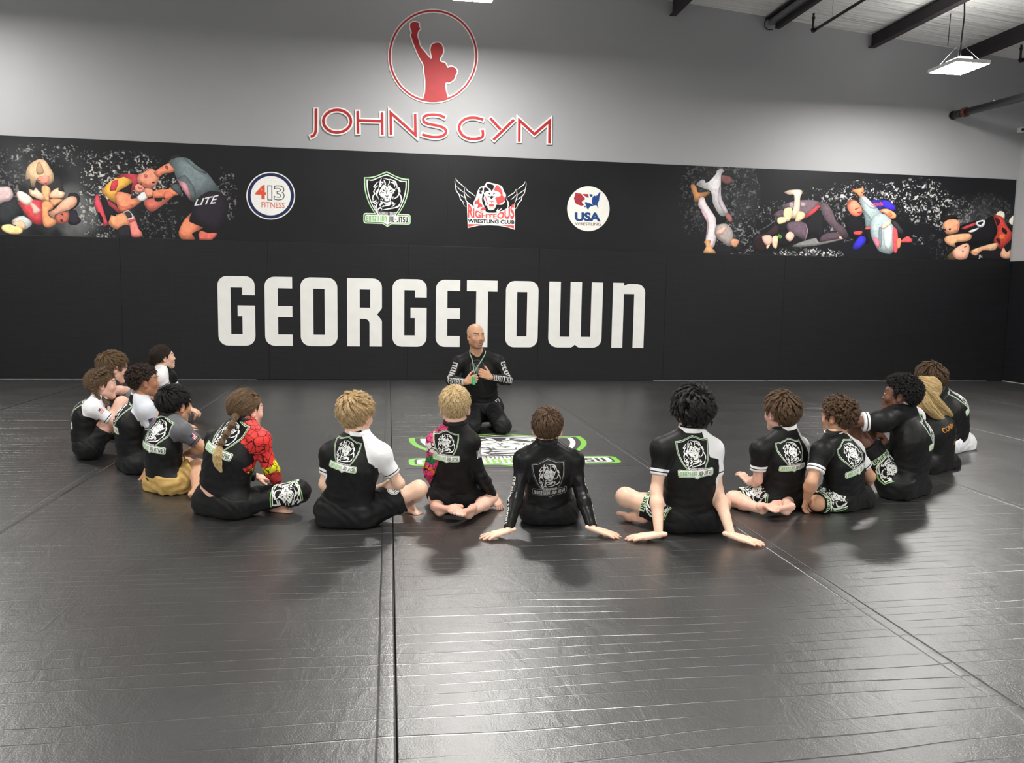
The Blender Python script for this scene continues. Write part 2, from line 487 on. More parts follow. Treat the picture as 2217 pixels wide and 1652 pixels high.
def draw_shield(cv, f0, variant='green', bold=1.0, lion=True):
    f = lambda P: f0(deskew(P)); g = lambda P: f0(np.asarray(P, float))
    W = (238, 240, 236); GR = (150, 205, 135) if variant == 'green' else (120, 120, 120); K = (14, 15, 15)
    if variant == 'green2': GR = (120, 200, 40)
    if variant == 'grey': W = (188, 185, 184)
    o = 48*bold
    def bar(k, b=0):
        pts = [(85+k,1235+k,70-k*.6),(1385-k,1235+k,70-k*.6),(1385-k,1530-k,70-k*.6),(860-k*.2,1530-k),(742,1612-k*1.2),(620+k*.2,1530-k),(85+k,1530-k,70-k*.6)]
        return g(rounded(pts, 4))
    q = .75 if bold >= 1 else .55
    if variant == 'grey':
        cv.fill(bar(0), GR); cv.fill(bar(22), (28, 28, 28))
        cv.fill(g(shield_outline(0)), (95, 95, 95)); cv.fill(g(shield_outline(14)), K); cv.fill(g(shield_outline(42)), W); cv.fill(g(shield_outline(56)), K)
    else:
        cv.fill(bar(0), GR if variant == 'green2' else (196, 232, 184)); cv.fill(bar(34*q/.75), K)
        cv.fill(g(shield_outline(0)), GR if variant == 'green2' else (176, 218, 165)); cv.fill(g(shield_outline(o*.75)), K); cv.fill(g(shield_outline(o*1.4)), W); cv.fill(g(shield_outline(o*2.1)), K)
        cv.fill(bar(48*q/.75), W)
    draw_lion(cv, f, W, K, 1.0)
    put_word(cv, 'GEORGETOWN', g([(478,1282),(985,1282),(985,1188),(478,1188)]), W, .07)
    c1, c2 = (W, W) if variant == 'grey' else ((118, 178, 96) if variant != 'green2' else (120, 200, 40), (24, 24, 24))
    put_word(cv, 'BRAZILIAN', g([(165,1466),(720,1466),(720,1312),(165,1312)]), c1, .14); put_word(cv, 'JIU-JITSU', g([(775,1466),(1300,1466),(1300,1312),(775,1312)]), c2, .14)
def fit_frame(w, h, m=4):
    """drawing frame (60..1410, 60..1625) -> canvas"""
    return lambda P: np.stack([m+(np.asarray(P, float)[:, 0]-60)*(w-2*m)/1350, m+(np.asarray(P, float)[:, 1]-60)*(h-2*m)/1570], 1)
cv = Canvas(360, 418); draw_shield(cv, fit_frame(360, 418), 'green', .62); IMG_SHIELD = cv.image('shield_print')
cv = Canvas(360, 418); draw_shield(cv, fit_frame(360, 418), 'grey'); IMG_SHIELD_GREY = cv.image('grey_shield_print')
cv = Canvas(620, 720); draw_shield(cv, fit_frame(620, 720), 'green2', 1.15); IMG_MAT = cv.image('mat_shield_print')
# big lion for the thigh of the shorts, with a green and white border
cv = Canvas(260, 300)
_ff = lambda P: np.stack([(np.asarray(P, float)[:, 0]-60)*260/1350, (np.asarray(P, float)[:, 1]-60)*300/1570], 1)
for k, c in ((0, (140,190,120)), (40, (15,15,15)), (70, (235,238,232)), (110, (15,15,15))):
    cv.fill(_ff(shield_outline(k)), c)
draw_lion(cv, lambda P: _ff(np.stack([740+(np.asarray(P, float)[:, 0]-740)*1.3, 700+(np.asarray(P, float)[:, 1]-700)*1.2], 1)), (235,238,232), (15,15,15))
cv.fill(_ff([(240,1200),(1200,1200),(1200,1420),(240,1420)]), (190,215,180)); put_word(cv, 'JIU-JITSU', _ff([(300,1390),(1140,1390),(1140,1230),(300,1230)]), (20,20,20))
IMG_THIGH = cv.image('thigh_lion_print')
cv = Canvas(420, 64); put_word(cv, 'GEORGETOWN', [(4,60),(416,60),(416,4),(4,4)], (190,190,188), .09); IMG_SLEEVE = cv.image('sleeve_lettering')

cv = Canvas(96, 60)
for i in range(7): cv.fill([(0,i*8.6),(96,i*8.6),(96,i*8.6+8.6),(0,i*8.6+8.6)], (176,52,58) if i % 2 == 0 else (232,230,230))
cv.fill([(0,0),(40,0),(40,34),(0,34)], (52,58,104)); IMG_FLAG = cv.image('flag_patch')
cv = Canvas(96, 60)
for i in range(5): cv.fill([(34 if i < 3 else 0,i*12+1),(96,i*12+1),(96,i*12+7),(34 if i < 3 else 0,i*12+7)], (225,225,225))
IMG_FLAGW = cv.image('flag_patch_white')
cv = Canvas(128, 128)
for r_, c_ in ((63, (228,228,224)), (56, (30,30,30)), (53, (228,228,224))): cv.fill([(64+r_*math.cos(t), 64+r_*math.sin(t)) for t in np.linspace(0, 6.283, 50)], c_)
put_text(cv, 'LEGA', [(24,82),(104,82),(104,44),(24,44)], (24,24,24), .02); IMG_DISC = cv.image('round_logo')
cv = Canvas(160, 160)
_ci = lambda r_: [(80+r_*math.cos(t), 80+r_*math.sin(t)) for t in np.linspace(0, 6.283, 60)[:-1]]
cv.fill([_ci(78), _ci(73)[::-1]], (84,86,88))
cv.fill(smooth_closed([(60,152),(62,110),(52,84),(44,60),(42,44),(48,36),(54,44),(52,56),(60,70),(72,80),(72,66),(80,58),(90,64),(90,78),(86,84),(98,90),(104,98),(114,98),(116,108),(104,120),(100,118),(100,152)], 3), (100,102,104)); IMG_CHEST = cv.image('chest_print')
cv = Canvas(260, 200)
put_text(cv, 'CONN', [(4,44),(130,44),(130,4),(4,4)], (190,128,52), .02); put_text(cv, 'JOHNS', [(110,196),(240,196),(240,160),(110,160)], (196,140,74), .0)
cv.stroke([(150,150),(176,120),(188,84),(184,50)], 7, (170,120,60)); IMG_GOLD = cv.image('gold_print')
# ---- printed band on the back wall
BX0, BX1 = -5.75, 10.19
BWp, BHp = 4000, 336
def bpx(P):
    P = np.asarray(P, float)
    out = np.zeros_like(P)
    for i, (x, y) in enumerate(P):
        X, Z = wl(x, y); out[i] = ((X-BX0)/(BX1-BX0)*BWp, (ZT-Z)/(ZT-ZP)*BHp)
    return out
band = Canvas(BWp, BHp, (25, 26, 29))
_n1 = value_noise(BHp, BWp, 240, 3, 4); band.c *= (.75+.6*_n1)[..., None].astype(np.float32)
def soft(cx, cy, rx, ry, pw=2.0):
    (X, Y), = bpx([(cx, cy)])
    sx, sy = rx*BWp/2217*1.03, ry*BHp/190*1.0
    yy, xx = np.mgrid[0:BHp, 0:BWp]
    return np.clip(1-(((xx-X)/sx)**2+((yy-Y)/sy)**2), 0, 1)**(1/pw)
_spk = value_noise(BHp, BWp, 5, 11, 2); _spk2 = value_noise(BHp, BWp, 15, 12, 3); _lum = value_noise(BHp, BWp, 8, 14, 2); _hz = value_noise(BHp, BWp, 60, 13, 3)
def splatter(cx, cy, rx, ry, lvl, col, th=.62):
    m = soft(cx, cy, rx, ry); v = _spk*.55+_spk2*.45
    a = np.clip((v-(th-.115*m))*11, 0, 1)*np.clip(m*1.8, 0, 1)*lvl*np.clip(_lum*2.0-.35, .06, .9)
    band.c = (band.c*(1-a[..., None])+np.array(col)/255.0*a[..., None]).astype(np.float32)
def haze(cx, cy, rx, ry, lvl, col):
    a = soft(cx, cy, rx, ry, 1.0)*lvl*np.clip(_hz*1.8-.2, 0, 1)
    band.c = (band.c*(1-a[..., None])+np.array(col)/255.0*a[..., None]).astype(np.float32)
haze(60, 420, 170, 110, .55, (110, 110, 110)); haze(150, 470, 60, 70, .7, (150, 150, 150)); haze(240, 430, 80, 90, .35, (120, 120, 120))
splatter(275, 385, 85, 55, 1, (215, 212, 205)); splatter(215, 440, 40, 90, .9, (215, 212, 205)); splatter(120, 335, 90, 25, .8, (190, 190, 186), .66); splatter(365, 400, 35, 40, .9, (200, 198, 192)); splatter(490, 420, 22, 60, .8, (190, 188, 182)); splatter(340, 490, 60, 40, .6, (180, 178, 172), .64); splatter(10, 400, 40, 70, .6, (170, 170, 168))
haze(1570, 430, 80, 110, .5, (120, 120, 122)); splatter(1590, 430, 60, 120, .55, (165, 165, 167)); splatter(1505, 420, 40, 100, .5, (140, 140, 142)); splatter(1600, 520, 60, 40, .7, (170, 170, 172))
splatter(1680, 460, 50, 30, .8, (185, 183, 180), .64); splatter(1770, 425, 60, 25, .7, (200, 198, 195), .66); splatter(1820, 460, 70, 70, .8, (200, 198, 195)); splatter(1890, 420, 90, 35, 1, (225, 223, 220)); splatter(1990, 435, 80, 55, 1, (225, 223, 220)); splatter(2060, 470, 60, 50, .9, (200, 198, 195)); haze(2120, 470, 90, 60, .5, (120, 120, 122)); splatter(2120, 470, 90, 60, .5, (130, 130, 132), .58); splatter(2050, 530, 50, 50, .45, (150, 150, 150)); splatter(1985, 520, 20, 15, .8, (200, 200, 200))
splatter(1750, 548, 85, 14, 1.0, (235, 235, 232), .56)
def art(ox, oy, sc):
    band.T = lambda P: bpx(np.stack([ox+np.asarray(P, float)[:, 0]/sc, oy+np.asarray(P, float)[:, 1]/sc], 1))
FORM = .55
def figs(L, sm=4):
    for col, pts in L:
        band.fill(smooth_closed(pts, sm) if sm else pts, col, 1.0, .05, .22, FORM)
art(0, 330, 8.695)
figs([((48,50,52),[(0,950),(160,930),(260,830),(350,930),(450,1170),(300,1200),(220,1350),(40,1360),(-60,1300)]),
 ((190,165,165),[(-60,690),(110,645),(200,670),(255,770),(250,850),(170,920),(80,930),(-60,980)]),
 ((50,48,50),[(580,600),(700,560),(1000,540),(1050,430),(1160,520),(1195,640),(1210,860),(950,880),(600,860)]),
 ((205,172,138),[(740,130),(850,150),(930,260),(1010,400),(1020,520),(960,590),(880,620),(760,580),(690,520),(660,640),(590,640),(570,500),(500,520),(490,440),(520,290),(600,200)]),
 ((168,135,105),[(740,180),(800,260),(830,380),(760,420),(700,400),(690,280)]),((225,140,120),[(700,500),(760,455),(870,435),(940,470),(900,590),(860,610),(760,570)]),((170,90,85),[(720,515),(770,525),(770,540),(720,530)]),((190,90,90),[(840,575),(890,570),(870,595)]),
 ((225,165,120),[(800,640),(870,620),(930,660),(960,720),(930,830),(940,920),(870,930),(830,850),(790,740)]),((215,150,110),[(950,880),(1190,890),(1100,960),(1010,1010)]),
 ((240,195,165),[(555,690),(640,720),(680,670),(740,730),(800,780),(850,870),(840,910),(730,880),(600,820),(560,770)]),((240,190,160),[(950,770),(1030,700),(1110,670),(1110,720),(1220,750),(1220,800),(1180,860),(950,860)]),
 ((198,72,78),[(345,930),(500,930),(620,890),(850,930),(800,1000),(800,1180),(810,1350),(640,1340),(560,1250),(430,1080)]),
 ((245,215,200),[(320,760),(400,730),(520,790),(620,880),(600,950),(520,1000),(430,960),(350,880)]),((235,180,165),[(550,960),(640,960),(740,1060),(790,1080),(720,1150),(630,1165),(620,1060)]),
 ((45,42,50),[(1300,1130),(1430,1080),(1480,1200),(1530,1300),(1420,1370),(1290,1330)]),((175,100,85),[(1050,1200),(1180,1130),(1290,1130),(1310,1200),(1270,1320),(1180,1345),(1080,1330)]),((90,45,42),[(1150,1160),(1190,1150),(1200,1190),(1170,1180)]),((90,45,42),[(1140,1270),(1180,1260),(1195,1300),(1160,1310)]),
 ((225,150,105),[(800,960),(900,920),(1000,970),(1000,1060),(920,1100),(930,1200),(1050,1270),(1060,1340),(950,1410),(850,1400),(810,1300)]),
 ((40,38,42),[(1290,800),(1420,765),(1505,830),(1495,960),(1390,1070),(1300,1090)]),((245,180,150),[(920,1130),(1030,1070),(1180,920),(1330,830),(1440,850),(1450,960),(1350,1060),(1160,1130),(1040,1180),(1040,1270),(960,1200)]),
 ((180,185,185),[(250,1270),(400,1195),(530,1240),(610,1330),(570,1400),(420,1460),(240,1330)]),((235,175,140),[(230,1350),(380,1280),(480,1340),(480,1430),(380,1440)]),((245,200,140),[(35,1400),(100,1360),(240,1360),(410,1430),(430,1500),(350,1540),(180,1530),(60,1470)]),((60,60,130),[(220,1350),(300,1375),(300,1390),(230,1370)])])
art(190, 320, 7.15)
figs([((205,110,95),[(870,830),(930,960),(1010,990),(1110,930),(1220,850),(1300,770),(1330,720),(1290,690),(1200,740),(1190,800),(1120,830),(1060,830),(1010,780)]),
 ((235,130,120),[(640,1160),(740,1120),(790,1250),(840,1310),(840,1375),(680,1375),(660,1250)]),((200,195,190),[(550,1010),(640,970),(740,1110),(640,1160)]),((198,70,78),[(620,1130),(735,1095),(745,1120),(640,1160)]),((60,55,60),[(570,1010),(640,985),(690,1070),(610,1090)]),
 ((228,152,112),[(350,1040),(420,1060),(560,1010),(640,1140),(660,1230),(600,1200),(540,1210),(470,1270),(330,1180)]),((42,38,46),[(470,1270),(540,1210),(640,1205),(665,1280),(665,1388),(490,1388)])])
figs([((34,32,38),[(200,710),(290,780),(330,880),(470,1010),(420,1060),(370,1035),(320,1170),(250,1050),(230,950)]),((205,75,88),[(130,730),(180,720),(190,800),(240,940),(310,1150),(320,1190),(255,1225),(220,1150),(170,1020),(110,900),(105,830)]),((30,28,30),[(150,1000),(190,1000),(240,1090),(250,1160),(215,1160)]),((205,75,88),[(290,790),(420,880),(530,1000),(490,1015),(330,890)]),
 ((245,180,82),[(210,680),(330,540),(470,450),(600,450),(690,500),(690,545),(600,600),(460,680),(440,760),(455,880),(330,790)]),((208,76,88),[(440,460),(530,410),(640,400),(780,420),(770,560),(720,620),(690,760),(670,620),(690,500),(560,450),(470,480)]),((190,62,74),[(345,640),(380,520),(470,490),(475,560),(440,660),(350,670)]),((35,30,34),[(460,685),(695,545),(665,722)])], 0)
figs([((230,140,106),[(440,690),(660,720),(670,790),(760,780),(840,820),(700,930),(560,990),(500,980),(460,890)]),((196,108,84),[(470,880),(560,920),(700,880),(680,930),(560,985),(500,975)]),((230,230,235),[(765,770),(880,680),(935,770),(830,830)]),((228,140,115),[(880,640),(960,620),(1030,690),(1000,750),(930,770),(890,700)]),((230,145,125),[(730,600),(790,560),(880,620),(860,680),(750,690)]),((190,100,85),[(780,600),(830,615),(850,640),(800,640)]),
 ((222,142,116),[(780,420),(860,390),(960,320),(1040,350),(1110,440),(1095,520),(1050,590),(1000,630),(860,600),(830,560),(775,545)]),((170,100,82),[(820,530),(880,560),(990,590),(995,632),(870,612)]),((60,35,32),[(1000,530),(1040,525),(1035,550),(1005,550)]),((190,105,88),[(885,410),(930,430),(910,470),(880,450)]),
 ((42,34,34),[(1255,205),(1310,130),(1400,110),(1470,140),(1350,170),(1260,215)]),((225,130,95),[(1010,680),(1100,650),(1250,640),(1290,610),(1420,720),(1330,745),(1200,770),(1020,770)]),((76,84,88),[(1280,610),(1400,560),(1460,720),(1420,725)]),((225,135,105),[(1040,370),(1250,240),(1320,290),(1350,350),(1290,390),(1190,400),(1100,460),(1060,430)]),((140,80,62),[(1200,280),(1250,290),(1240,340),(1210,320)]),((215,120,95),[(1180,720),(1230,670),(1290,700),(1340,740),(1260,790),(1200,790)])])
figs([((112,124,127),[(1250,220),(1360,160),(1480,150),(1580,180),(1680,270),(1850,390),(1960,530),(2100,720),(2050,690),(1900,680),(1760,740),(1640,850),(1560,760),(1480,640),(1390,490),(1350,410),(1340,330)]),((92,103,106),[(1500,420),(1620,560),(1680,700),(1640,850),(1560,760),(1480,640),(1390,490)]),((128,140,142),[(1480,160),(1580,190),(1680,280),(1850,400),(1740,380),(1600,280)]),((200,140,150),[(1380,480),(1440,520),(1540,560),(1600,800),(1560,780),(1470,640)]),
 ((238,138,103),[(1620,1000),(1575,1145),(1790,1235),(1640,1310),(1620,1350),(1668,1420),(1460,1420),(1410,1300),(1490,1130),(1550,1060)]),((205,105,90),[(1740,1280),(1860,1320),(2010,1320),(1925,1424),(1730,1424)]),
 ((38,34,42),[(1640,850),(1760,740),(1900,670),(2050,690),(2130,760),(2190,880),(2150,1080),(2080,1220),(2000,1310),(1800,1300),(1795,1235),(1575,1140),(1620,1000),(1620,910)])], 2)
put_text(band, 'LITE', [(1650,900),(1975,862),(2035,728),(1690,800)], (238,238,240), .02)
art(1480, 360, 6.158)
figs([((34,37,41),[(270,380),(360,350),(390,500),(480,660),(560,670),(560,740),(430,770),(400,650),(300,500)]),((36,36,38),[(530,60),(640,50),(655,130),(620,165),(500,120)]),((112,76,76),[(500,120),(640,155),(620,230),(560,240),(505,200)]),
 ((225,222,225),[(440,60),(500,38),(540,60),(500,110),(495,200),(500,420),(590,620),(490,660),(390,500),(360,340),(270,300),(180,260),(170,230),(240,180),(280,190),(290,220),(340,200),(430,100)]),((200,190,196),[(480,260),(495,420),(585,620),(545,635),(450,450)]),((150,100,95),[(555,650),(590,620),(640,680),(640,740),(600,740),(565,700)]),
 ((200,140,95),[(90,260),(120,235),(170,280),(190,350),(330,340),(350,360),(260,420),(210,410),(215,450),(150,480),(130,400),(100,310)]),((235,215,220),[(215,420),(275,425),(300,500),(400,650),(430,740),(410,1060),(290,1060),(310,760),(240,600),(190,520)]),((222,185,195),[(230,560),(300,640),(330,760),(320,900),(300,900),(310,760),(240,620)]),
 ((30,32,35),[(420,1050),(620,1070),(640,1155),(430,1155)]),((225,170,120),[(265,1010),(320,980),(360,1000),(350,1060),(430,1162),(260,1162),(300,1060)]),((165,155,150),[(430,800),(570,770),(660,900),(620,1070),(510,1010),(420,930)]),((222,182,168),[(430,870),(580,790),(520,900),(440,920)]),((34,33,35),[(740,1000),(785,1050),(770,1130),(700,1150),(650,1090),(700,1060)]),((200,145,115),[(640,970),(710,975),(740,1000),(690,1080),(620,1040)]),
 ((120,120,118),[(1430,1070),(1730,960),(2050,960),(2130,970),(1750,1060)]),
 ((104,86,95),[(1290,580),(1340,510),(1480,460),(1700,450),(1810,480),(1800,520),(1620,690),(1500,640),(1440,570),(1340,570)]),((90,76,84),[(1215,630),(1290,580),(1340,600),(1330,660),(1240,690)]),((30,30,33),[(1690,660),(1830,600),(1870,900),(1800,1010),(1730,900),(1640,950),(1620,760)]),
 ((106,89,97),[(1810,480),(1900,500),(1980,600),(2030,730),(2170,860),(2160,960),(2050,880),(1920,760),(1840,620)]),((80,66,74),[(1860,910),(2030,880),(2110,950),(1900,1000),(1800,1012)]),((225,160,150),[(2075,930),(2115,955),(2110,970),(2070,965)]),((232,82,84),[(1620,660),(1800,510),(1790,570),(1700,650),(1600,700)]),
 ((150,140,142),[(1400,500),(1450,480),(1460,560),(1420,560)]),((150,140,142),[(1560,480),(1620,490),(1620,530),(1560,540)]),((28,28,31),[(1370,720),(1500,680),(1490,800),(1250,900),(1240,760)]),
 ((240,207,187),[(1340,350),(1400,320),(1550,315),(1580,350),(1550,420),(1540,600),(1500,690),(1420,680),(1460,560),(1470,390),(1400,380)]),((236,200,152),[(1340,570),(1440,560),(1430,690),(1380,740),(1330,690)]),((240,202,152),[(1520,610),(1600,620),(1610,680),(1500,760),(1480,750)]),((238,205,160),[(1250,690),(1340,680),(1365,740),(1260,770)]),
 ((96,80,91),[(1370,780),(1440,740),(1600,750),(1650,860),(1620,980),(1500,930),(1400,880)]),((27,26,29),[(1230,900),(1400,870),(1480,940),(1400,1050),(1260,1060)]),((70,52,58),[(930,1000),(980,920),(1100,890),(1230,780),(1250,880),(1100,930),(1040,960),(1000,1000),(920,1100)]),((40,30,33),[(930,1010),(1040,960),(1090,1080),(1100,1130),(960,1130)]),
 ((225,175,160),[(1040,940),(1140,920),(1180,960),(1160,1040),(1090,1050)]),((236,192,160),[(1180,950),(1250,930),(1250,1020),(1230,1100),(1180,1060)]),((230,185,155),[(1100,1060),(1150,1045),(1110,1105)]),((236,182,162),[(1350,940),(1410,870),(1475,925),(1415,1005)])])
for k in range(4): band.stroke([(1238+k*14, 945+k*9), (1258+k*14, 925+k*5), (1268+k*14, 900+k*8)], 9, (120,220,70))
band.stroke([(1250,690),(1130,790),(980,870)], 9, (110,110,110)); band.stroke([(1620,760),(1645,860),(1615,985)], 9, (190,170,170))
art(1810, 390, 5.447)
figs([((24,25,28),[(110,430),(300,430),(350,600),(380,750),(200,700),(120,600)]),((40,45,115),[(400,240),(560,240),(560,330),(480,360),(420,300)]),((58,46,185),[(540,240),(620,250),(690,310),(690,360),(600,345),(540,300)]),
 ((235,130,90),[(170,130),(240,105),(320,95),(320,140),(290,145),(330,190),(280,205),(230,150)]),((150,165,166),[(270,215),(330,190),(420,270),(560,420),(540,470),(450,480),(400,560),(350,570),(330,440),(300,330)]),((110,125,128),[(300,330),(330,360),(420,470),(400,560),(350,570),(330,440)]),((200,205,206),[(290,215),(330,195),(420,275),(470,330),(400,330)]),
 ((130,76,56),[(120,290),(150,240),(220,233),(180,300),(135,350)]),((245,130,105),[(135,330),(165,265),(220,240),(290,310),(300,390),(240,430),(170,400)]),((150,70,60),[(220,340),(270,320),(270,330),(225,352)]),((150,40,40),[(240,385),(290,370),(280,392)]),
 ((156,170,172),[(430,430),(570,400),(690,560),(670,850),(530,850),(470,790),(400,620)]),((186,198,200),[(560,560),(640,540),(660,700),(620,830),(560,760)]),((112,124,128),[(500,560),(540,600),(530,780),(500,760)]),((215,110,130),[(430,680),(500,700),(500,800),(470,780)]),((205,185,165),[(520,560),(560,510),(640,480),(690,490),(640,520),(560,580)]),((60,58,60),[(640,500),(700,490),(790,610),(760,640)]),
 ((240,150,110),[(500,360),(600,340),(700,400),(690,450),(620,450),(580,400)]),((205,105,80),[(590,400),(640,380),(660,420),(620,435)]),((224,80,86),[(668,560),(720,610),(722,820),(680,855),(662,720)]),((224,80,86),[(730,740),(840,660),(893,730),(780,735)]),((230,130,95),[(715,700),(760,690),(750,790),(720,800)]),
 ((52,46,175),[(190,790),(270,665),(345,680),(330,750),(240,820)]),((215,80,80),[(342,562),(400,548),(402,575),(346,582)]),((210,70,70),[(205,610),(300,600),(290,640),(215,640)])], 3)
put_text(band, 'otsch', [(412,305),(550,300),(545,258),(410,262)], (235,80,110), .02)
figs([((24,23,27),[(1440,640),(1460,540),(1640,480),(1760,460),(1850,420),(1900,560),(1850,740),(1700,760),(1590,780),(1420,790)]),((26,24,28),[(1560,900),(1700,800),(1900,760),(1960,900),(2000,960),(1560,950)]),((226,212,192),[(1870,430),(1920,365),(1980,390),(1970,470)]),((226,212,192),[(2030,490),(2090,410),(2130,415),(2110,560)]),((28,26,26),[(2000,500),(2110,560),(2080,612)]),
 ((190,68,60),[(1850,420),(1960,440),(2000,530),(2080,660),(1980,780),(1940,820),(1850,720),(1900,600)]),((60,26,30),[(1870,440),(1930,480),(1900,540)]),((40,22,24),[(1960,560),(2010,600),(2000,640),(1950,600)]),((235,110,60),[(1930,640),(1990,650),(1970,700),(1920,690)]),((60,26,30),[(1880,700),(1920,690),(1930,760)]),
 ((190,70,72),[(1480,560),(1640,500),(1640,530),(1510,580)]),((225,225,228),[(1650,490),(1750,470),(1740,540),(1690,560),(1650,530)]),((225,225,228),[(1560,600),(1680,560),(1640,600),(1580,620)]),((30,28,32),[(1660,505),(1730,490),(1700,530)]),
 ((30,26,26),[(1255,505),(1270,445),(1330,410),(1400,420),(1435,475),(1340,470),(1300,512)]),((215,150,115),[(1255,515),(1330,465),(1440,475),(1452,560),(1420,620),(1310,640),(1270,590)]),((60,36,32),[(1265,580),(1290,575),(1290,595),(1270,597)]),((60,36,32),[(1325,570),(1350,572),(1345,588),(1325,588)]),((190,115,95),[(1420,530),(1450,520),(1445,590),(1425,590)]),
 ((226,166,126),[(1270,690),(1340,650),(1560,630),(1592,680),(1540,720),(1400,740),(1400,790),(1300,750)]),((90,74,50),[(1300,920),(1350,850),(1430,790),(1410,940)]),((236,172,147),[(1365,850),(1430,785),(1540,745),(1570,800),(1550,900),(1510,935),(1410,930)]),((140,80,70),[(1490,830),(1500,850),(1480,840)]),((170,90,85),[(1500,790),(1535,770),(1530,790)]),
 ((236,182,142),[(1590,830),(1690,790),(1880,740),(1900,780),(1850,830),(1720,830),(1650,890),(1590,870)]),((200,140,110),[(1600,850),(1650,850),(1650,890),(1595,872)]),((225,170,140),[(1930,880),(1970,790),(2010,850),(2110,770),(2100,905),(1970,922)])], 3)
put_text(band, 'Jk', [(1672,930),(1725,930),(1725,880),(1672,880)], (230,230,230)); band.stroke([(1970,925),(2095,932)], 9, (210,205,200))
# logo: numbered disc
FORM = 0.0
art(0, 280, 3.359)
def disc(cx, cy, rx, ry, col): band.fill([(cx+rx*math.cos(a), cy+ry*math.sin(a)) for a in np.linspace(0, 2*math.pi, 60)[:-1]], col)
disc(1970,484,178,174,(244,243,238)); disc(1970,484,169,165,(35,42,82)); disc(1970,484,150,146,(35,42,82)); disc(1970,484,146,143,(245,244,240))
put_text(band, '4', [(1858,506),(1937,509),(1937,407),(1858,404)], (226,88,62), .03)
for ch, x0, x1 in (('1',1948,1978),('3',1994,2068)):
    put_text(band, ch, [(x0-2,516),(x1+2,518),(x1+2,410),(x0-2,408)], (40,40,44), .03); put_text(band, ch, [(x0+3,511),(x1-3,513),(x1-3,415),(x0+3,413)], (244,243,240), .005)
put_text(band, 'FITNESS', [(1903,568),(2070,574),(2070,534),(1903,528)], (205,92,72), .0)
# logo: lion shield
band.T = lambda P: np.asarray(P, float)
_c0 = bpx([(780+105/12.7, 365+1490/12.7), (780+1385/12.7, 365+1530/12.7), (780+105/12.7, 365+240/12.7)])
_sx = (_c0[1, 0]-_c0[0, 0])/1280; _ty = bpx([(780+715/12.7, 365+75/12.7), (780+740/12.7, 365+1612/12.7)]); _sy = (_ty[1, 1]-_ty[0, 1])/1537
draw_shield(band, lambda P: np.stack([_c0[0, 0]+(np.asarray(P, float)[:, 0]-105)*_sx, _ty[0, 1]+(np.asarray(P, float)[:, 1]-75)*_sy], 1), 'green')
# logo: winged lion
art(975, 375, 12.706)
WH = (244,243,238); RD = (232,84,82); KK = (24,24,26)
for S_, w in (([(140,140),(120,220),(140,340),(160,470),(240,600),(280,720),(340,780),(370,880),(440,940)],26),([(145,140),(200,230),(330,340),(385,400)],26),([(160,350),(260,450),(380,540)],22),([(240,570),(330,640),(400,690)],22),([(340,770),(440,830)],22),
   ([(400,370),(385,450),(380,560),(410,680),(450,780),(620,910),(700,970)],26),([(405,375),(470,480),(600,570),(690,650)],26),([(400,520),(450,600),(560,690)],24),([(420,660),(490,730)],18),
   ([(2060,220),(2085,300),(2060,430),(2030,560),(1970,640),(1950,740),(1870,830),(1830,930),(1780,990),(1720,1000)],26),([(2055,225),(2020,310),(1920,390),(1835,460)],26),([(2050,450),(1950,520),(1840,600)],22),([(1975,620),(1900,690),(1830,730)],22),([(1880,820),(1780,870)],22),
   ([(1805,430),(1825,520),(1830,640),(1800,750),(1740,880)],26),([(1800,440),(1760,530),(1640,610),(1540,680)],26),([(1820,580),(1740,670),(1650,735)],24),([(1810,690),(1735,780)],18),([(1530,690),(1580,800),(1590,900),(1550,990)],40)):
    band.stroke(S_, w, WH)
band.fill([(450,780),(640,930),(860,1070),(1100,1120),(1350,1080),(1560,970),(1760,860),(1780,1260),(1770,1560),(1600,1500),(1350,1450),(1100,1435),(800,1440),(480,1510),(465,1260)], WH)
band.fill([(490,1400),(900,1412),(700,1435),(490,1480)], RD); band.fill([(1310,1425),(1748,1440),(1750,1525),(1560,1465)], RD)
def warp_word(word, x0, x1, top, bot, col, bold=.03):
    V, T = text_tris(word, bold)
    X = x0+V[:, 0]*(x1-x0); t = (X-1110)/640
    yt = top(t); yb = bot(t); Y = yb+(yt-yb)*V[:, 1]
    P = np.stack([X, Y], 1); loops = []
    for tr in T:
        q = P[list(tr)]; a = np.sum(q[:, 0]*np.roll(q[:, 1], -1)-np.roll(q[:, 0], -1)*q[:, 1]); loops.append(q if a > 0 else q[::-1])
    band.fill(loops, col)
warp_word('RIGHTEOUS', 478, 1755, lambda t: 1130-315*t*t, lambda t: 1245+22*t, RD, .035); warp_word('WRESTLING CLUB', 480, 1760, lambda t: 1278+18*t, lambda t: 1382+20*t, KK, .03)
figs([(WH,[(1010,245),(1150,275),(1300,310),(1420,370),(1470,500),(1530,600),(1500,720),(1480,850),(1380,880),(1300,920),(1560,980),(1330,1080),(1100,1120),(850,1050),(680,950),(630,830),(700,660),(740,510),(820,380),(920,350)]),
 (KK,[(1270,870),(1420,870),(1510,790),(1560,860),(1540,970),(1400,1040),(1280,1080),(1120,1090),(980,1060),(930,900),(1000,900),(1050,1010),(1180,1010),(1240,940)]),(WH,[(1260,1040),(1330,950),(1300,1030),(1420,960),(1320,1080)])])
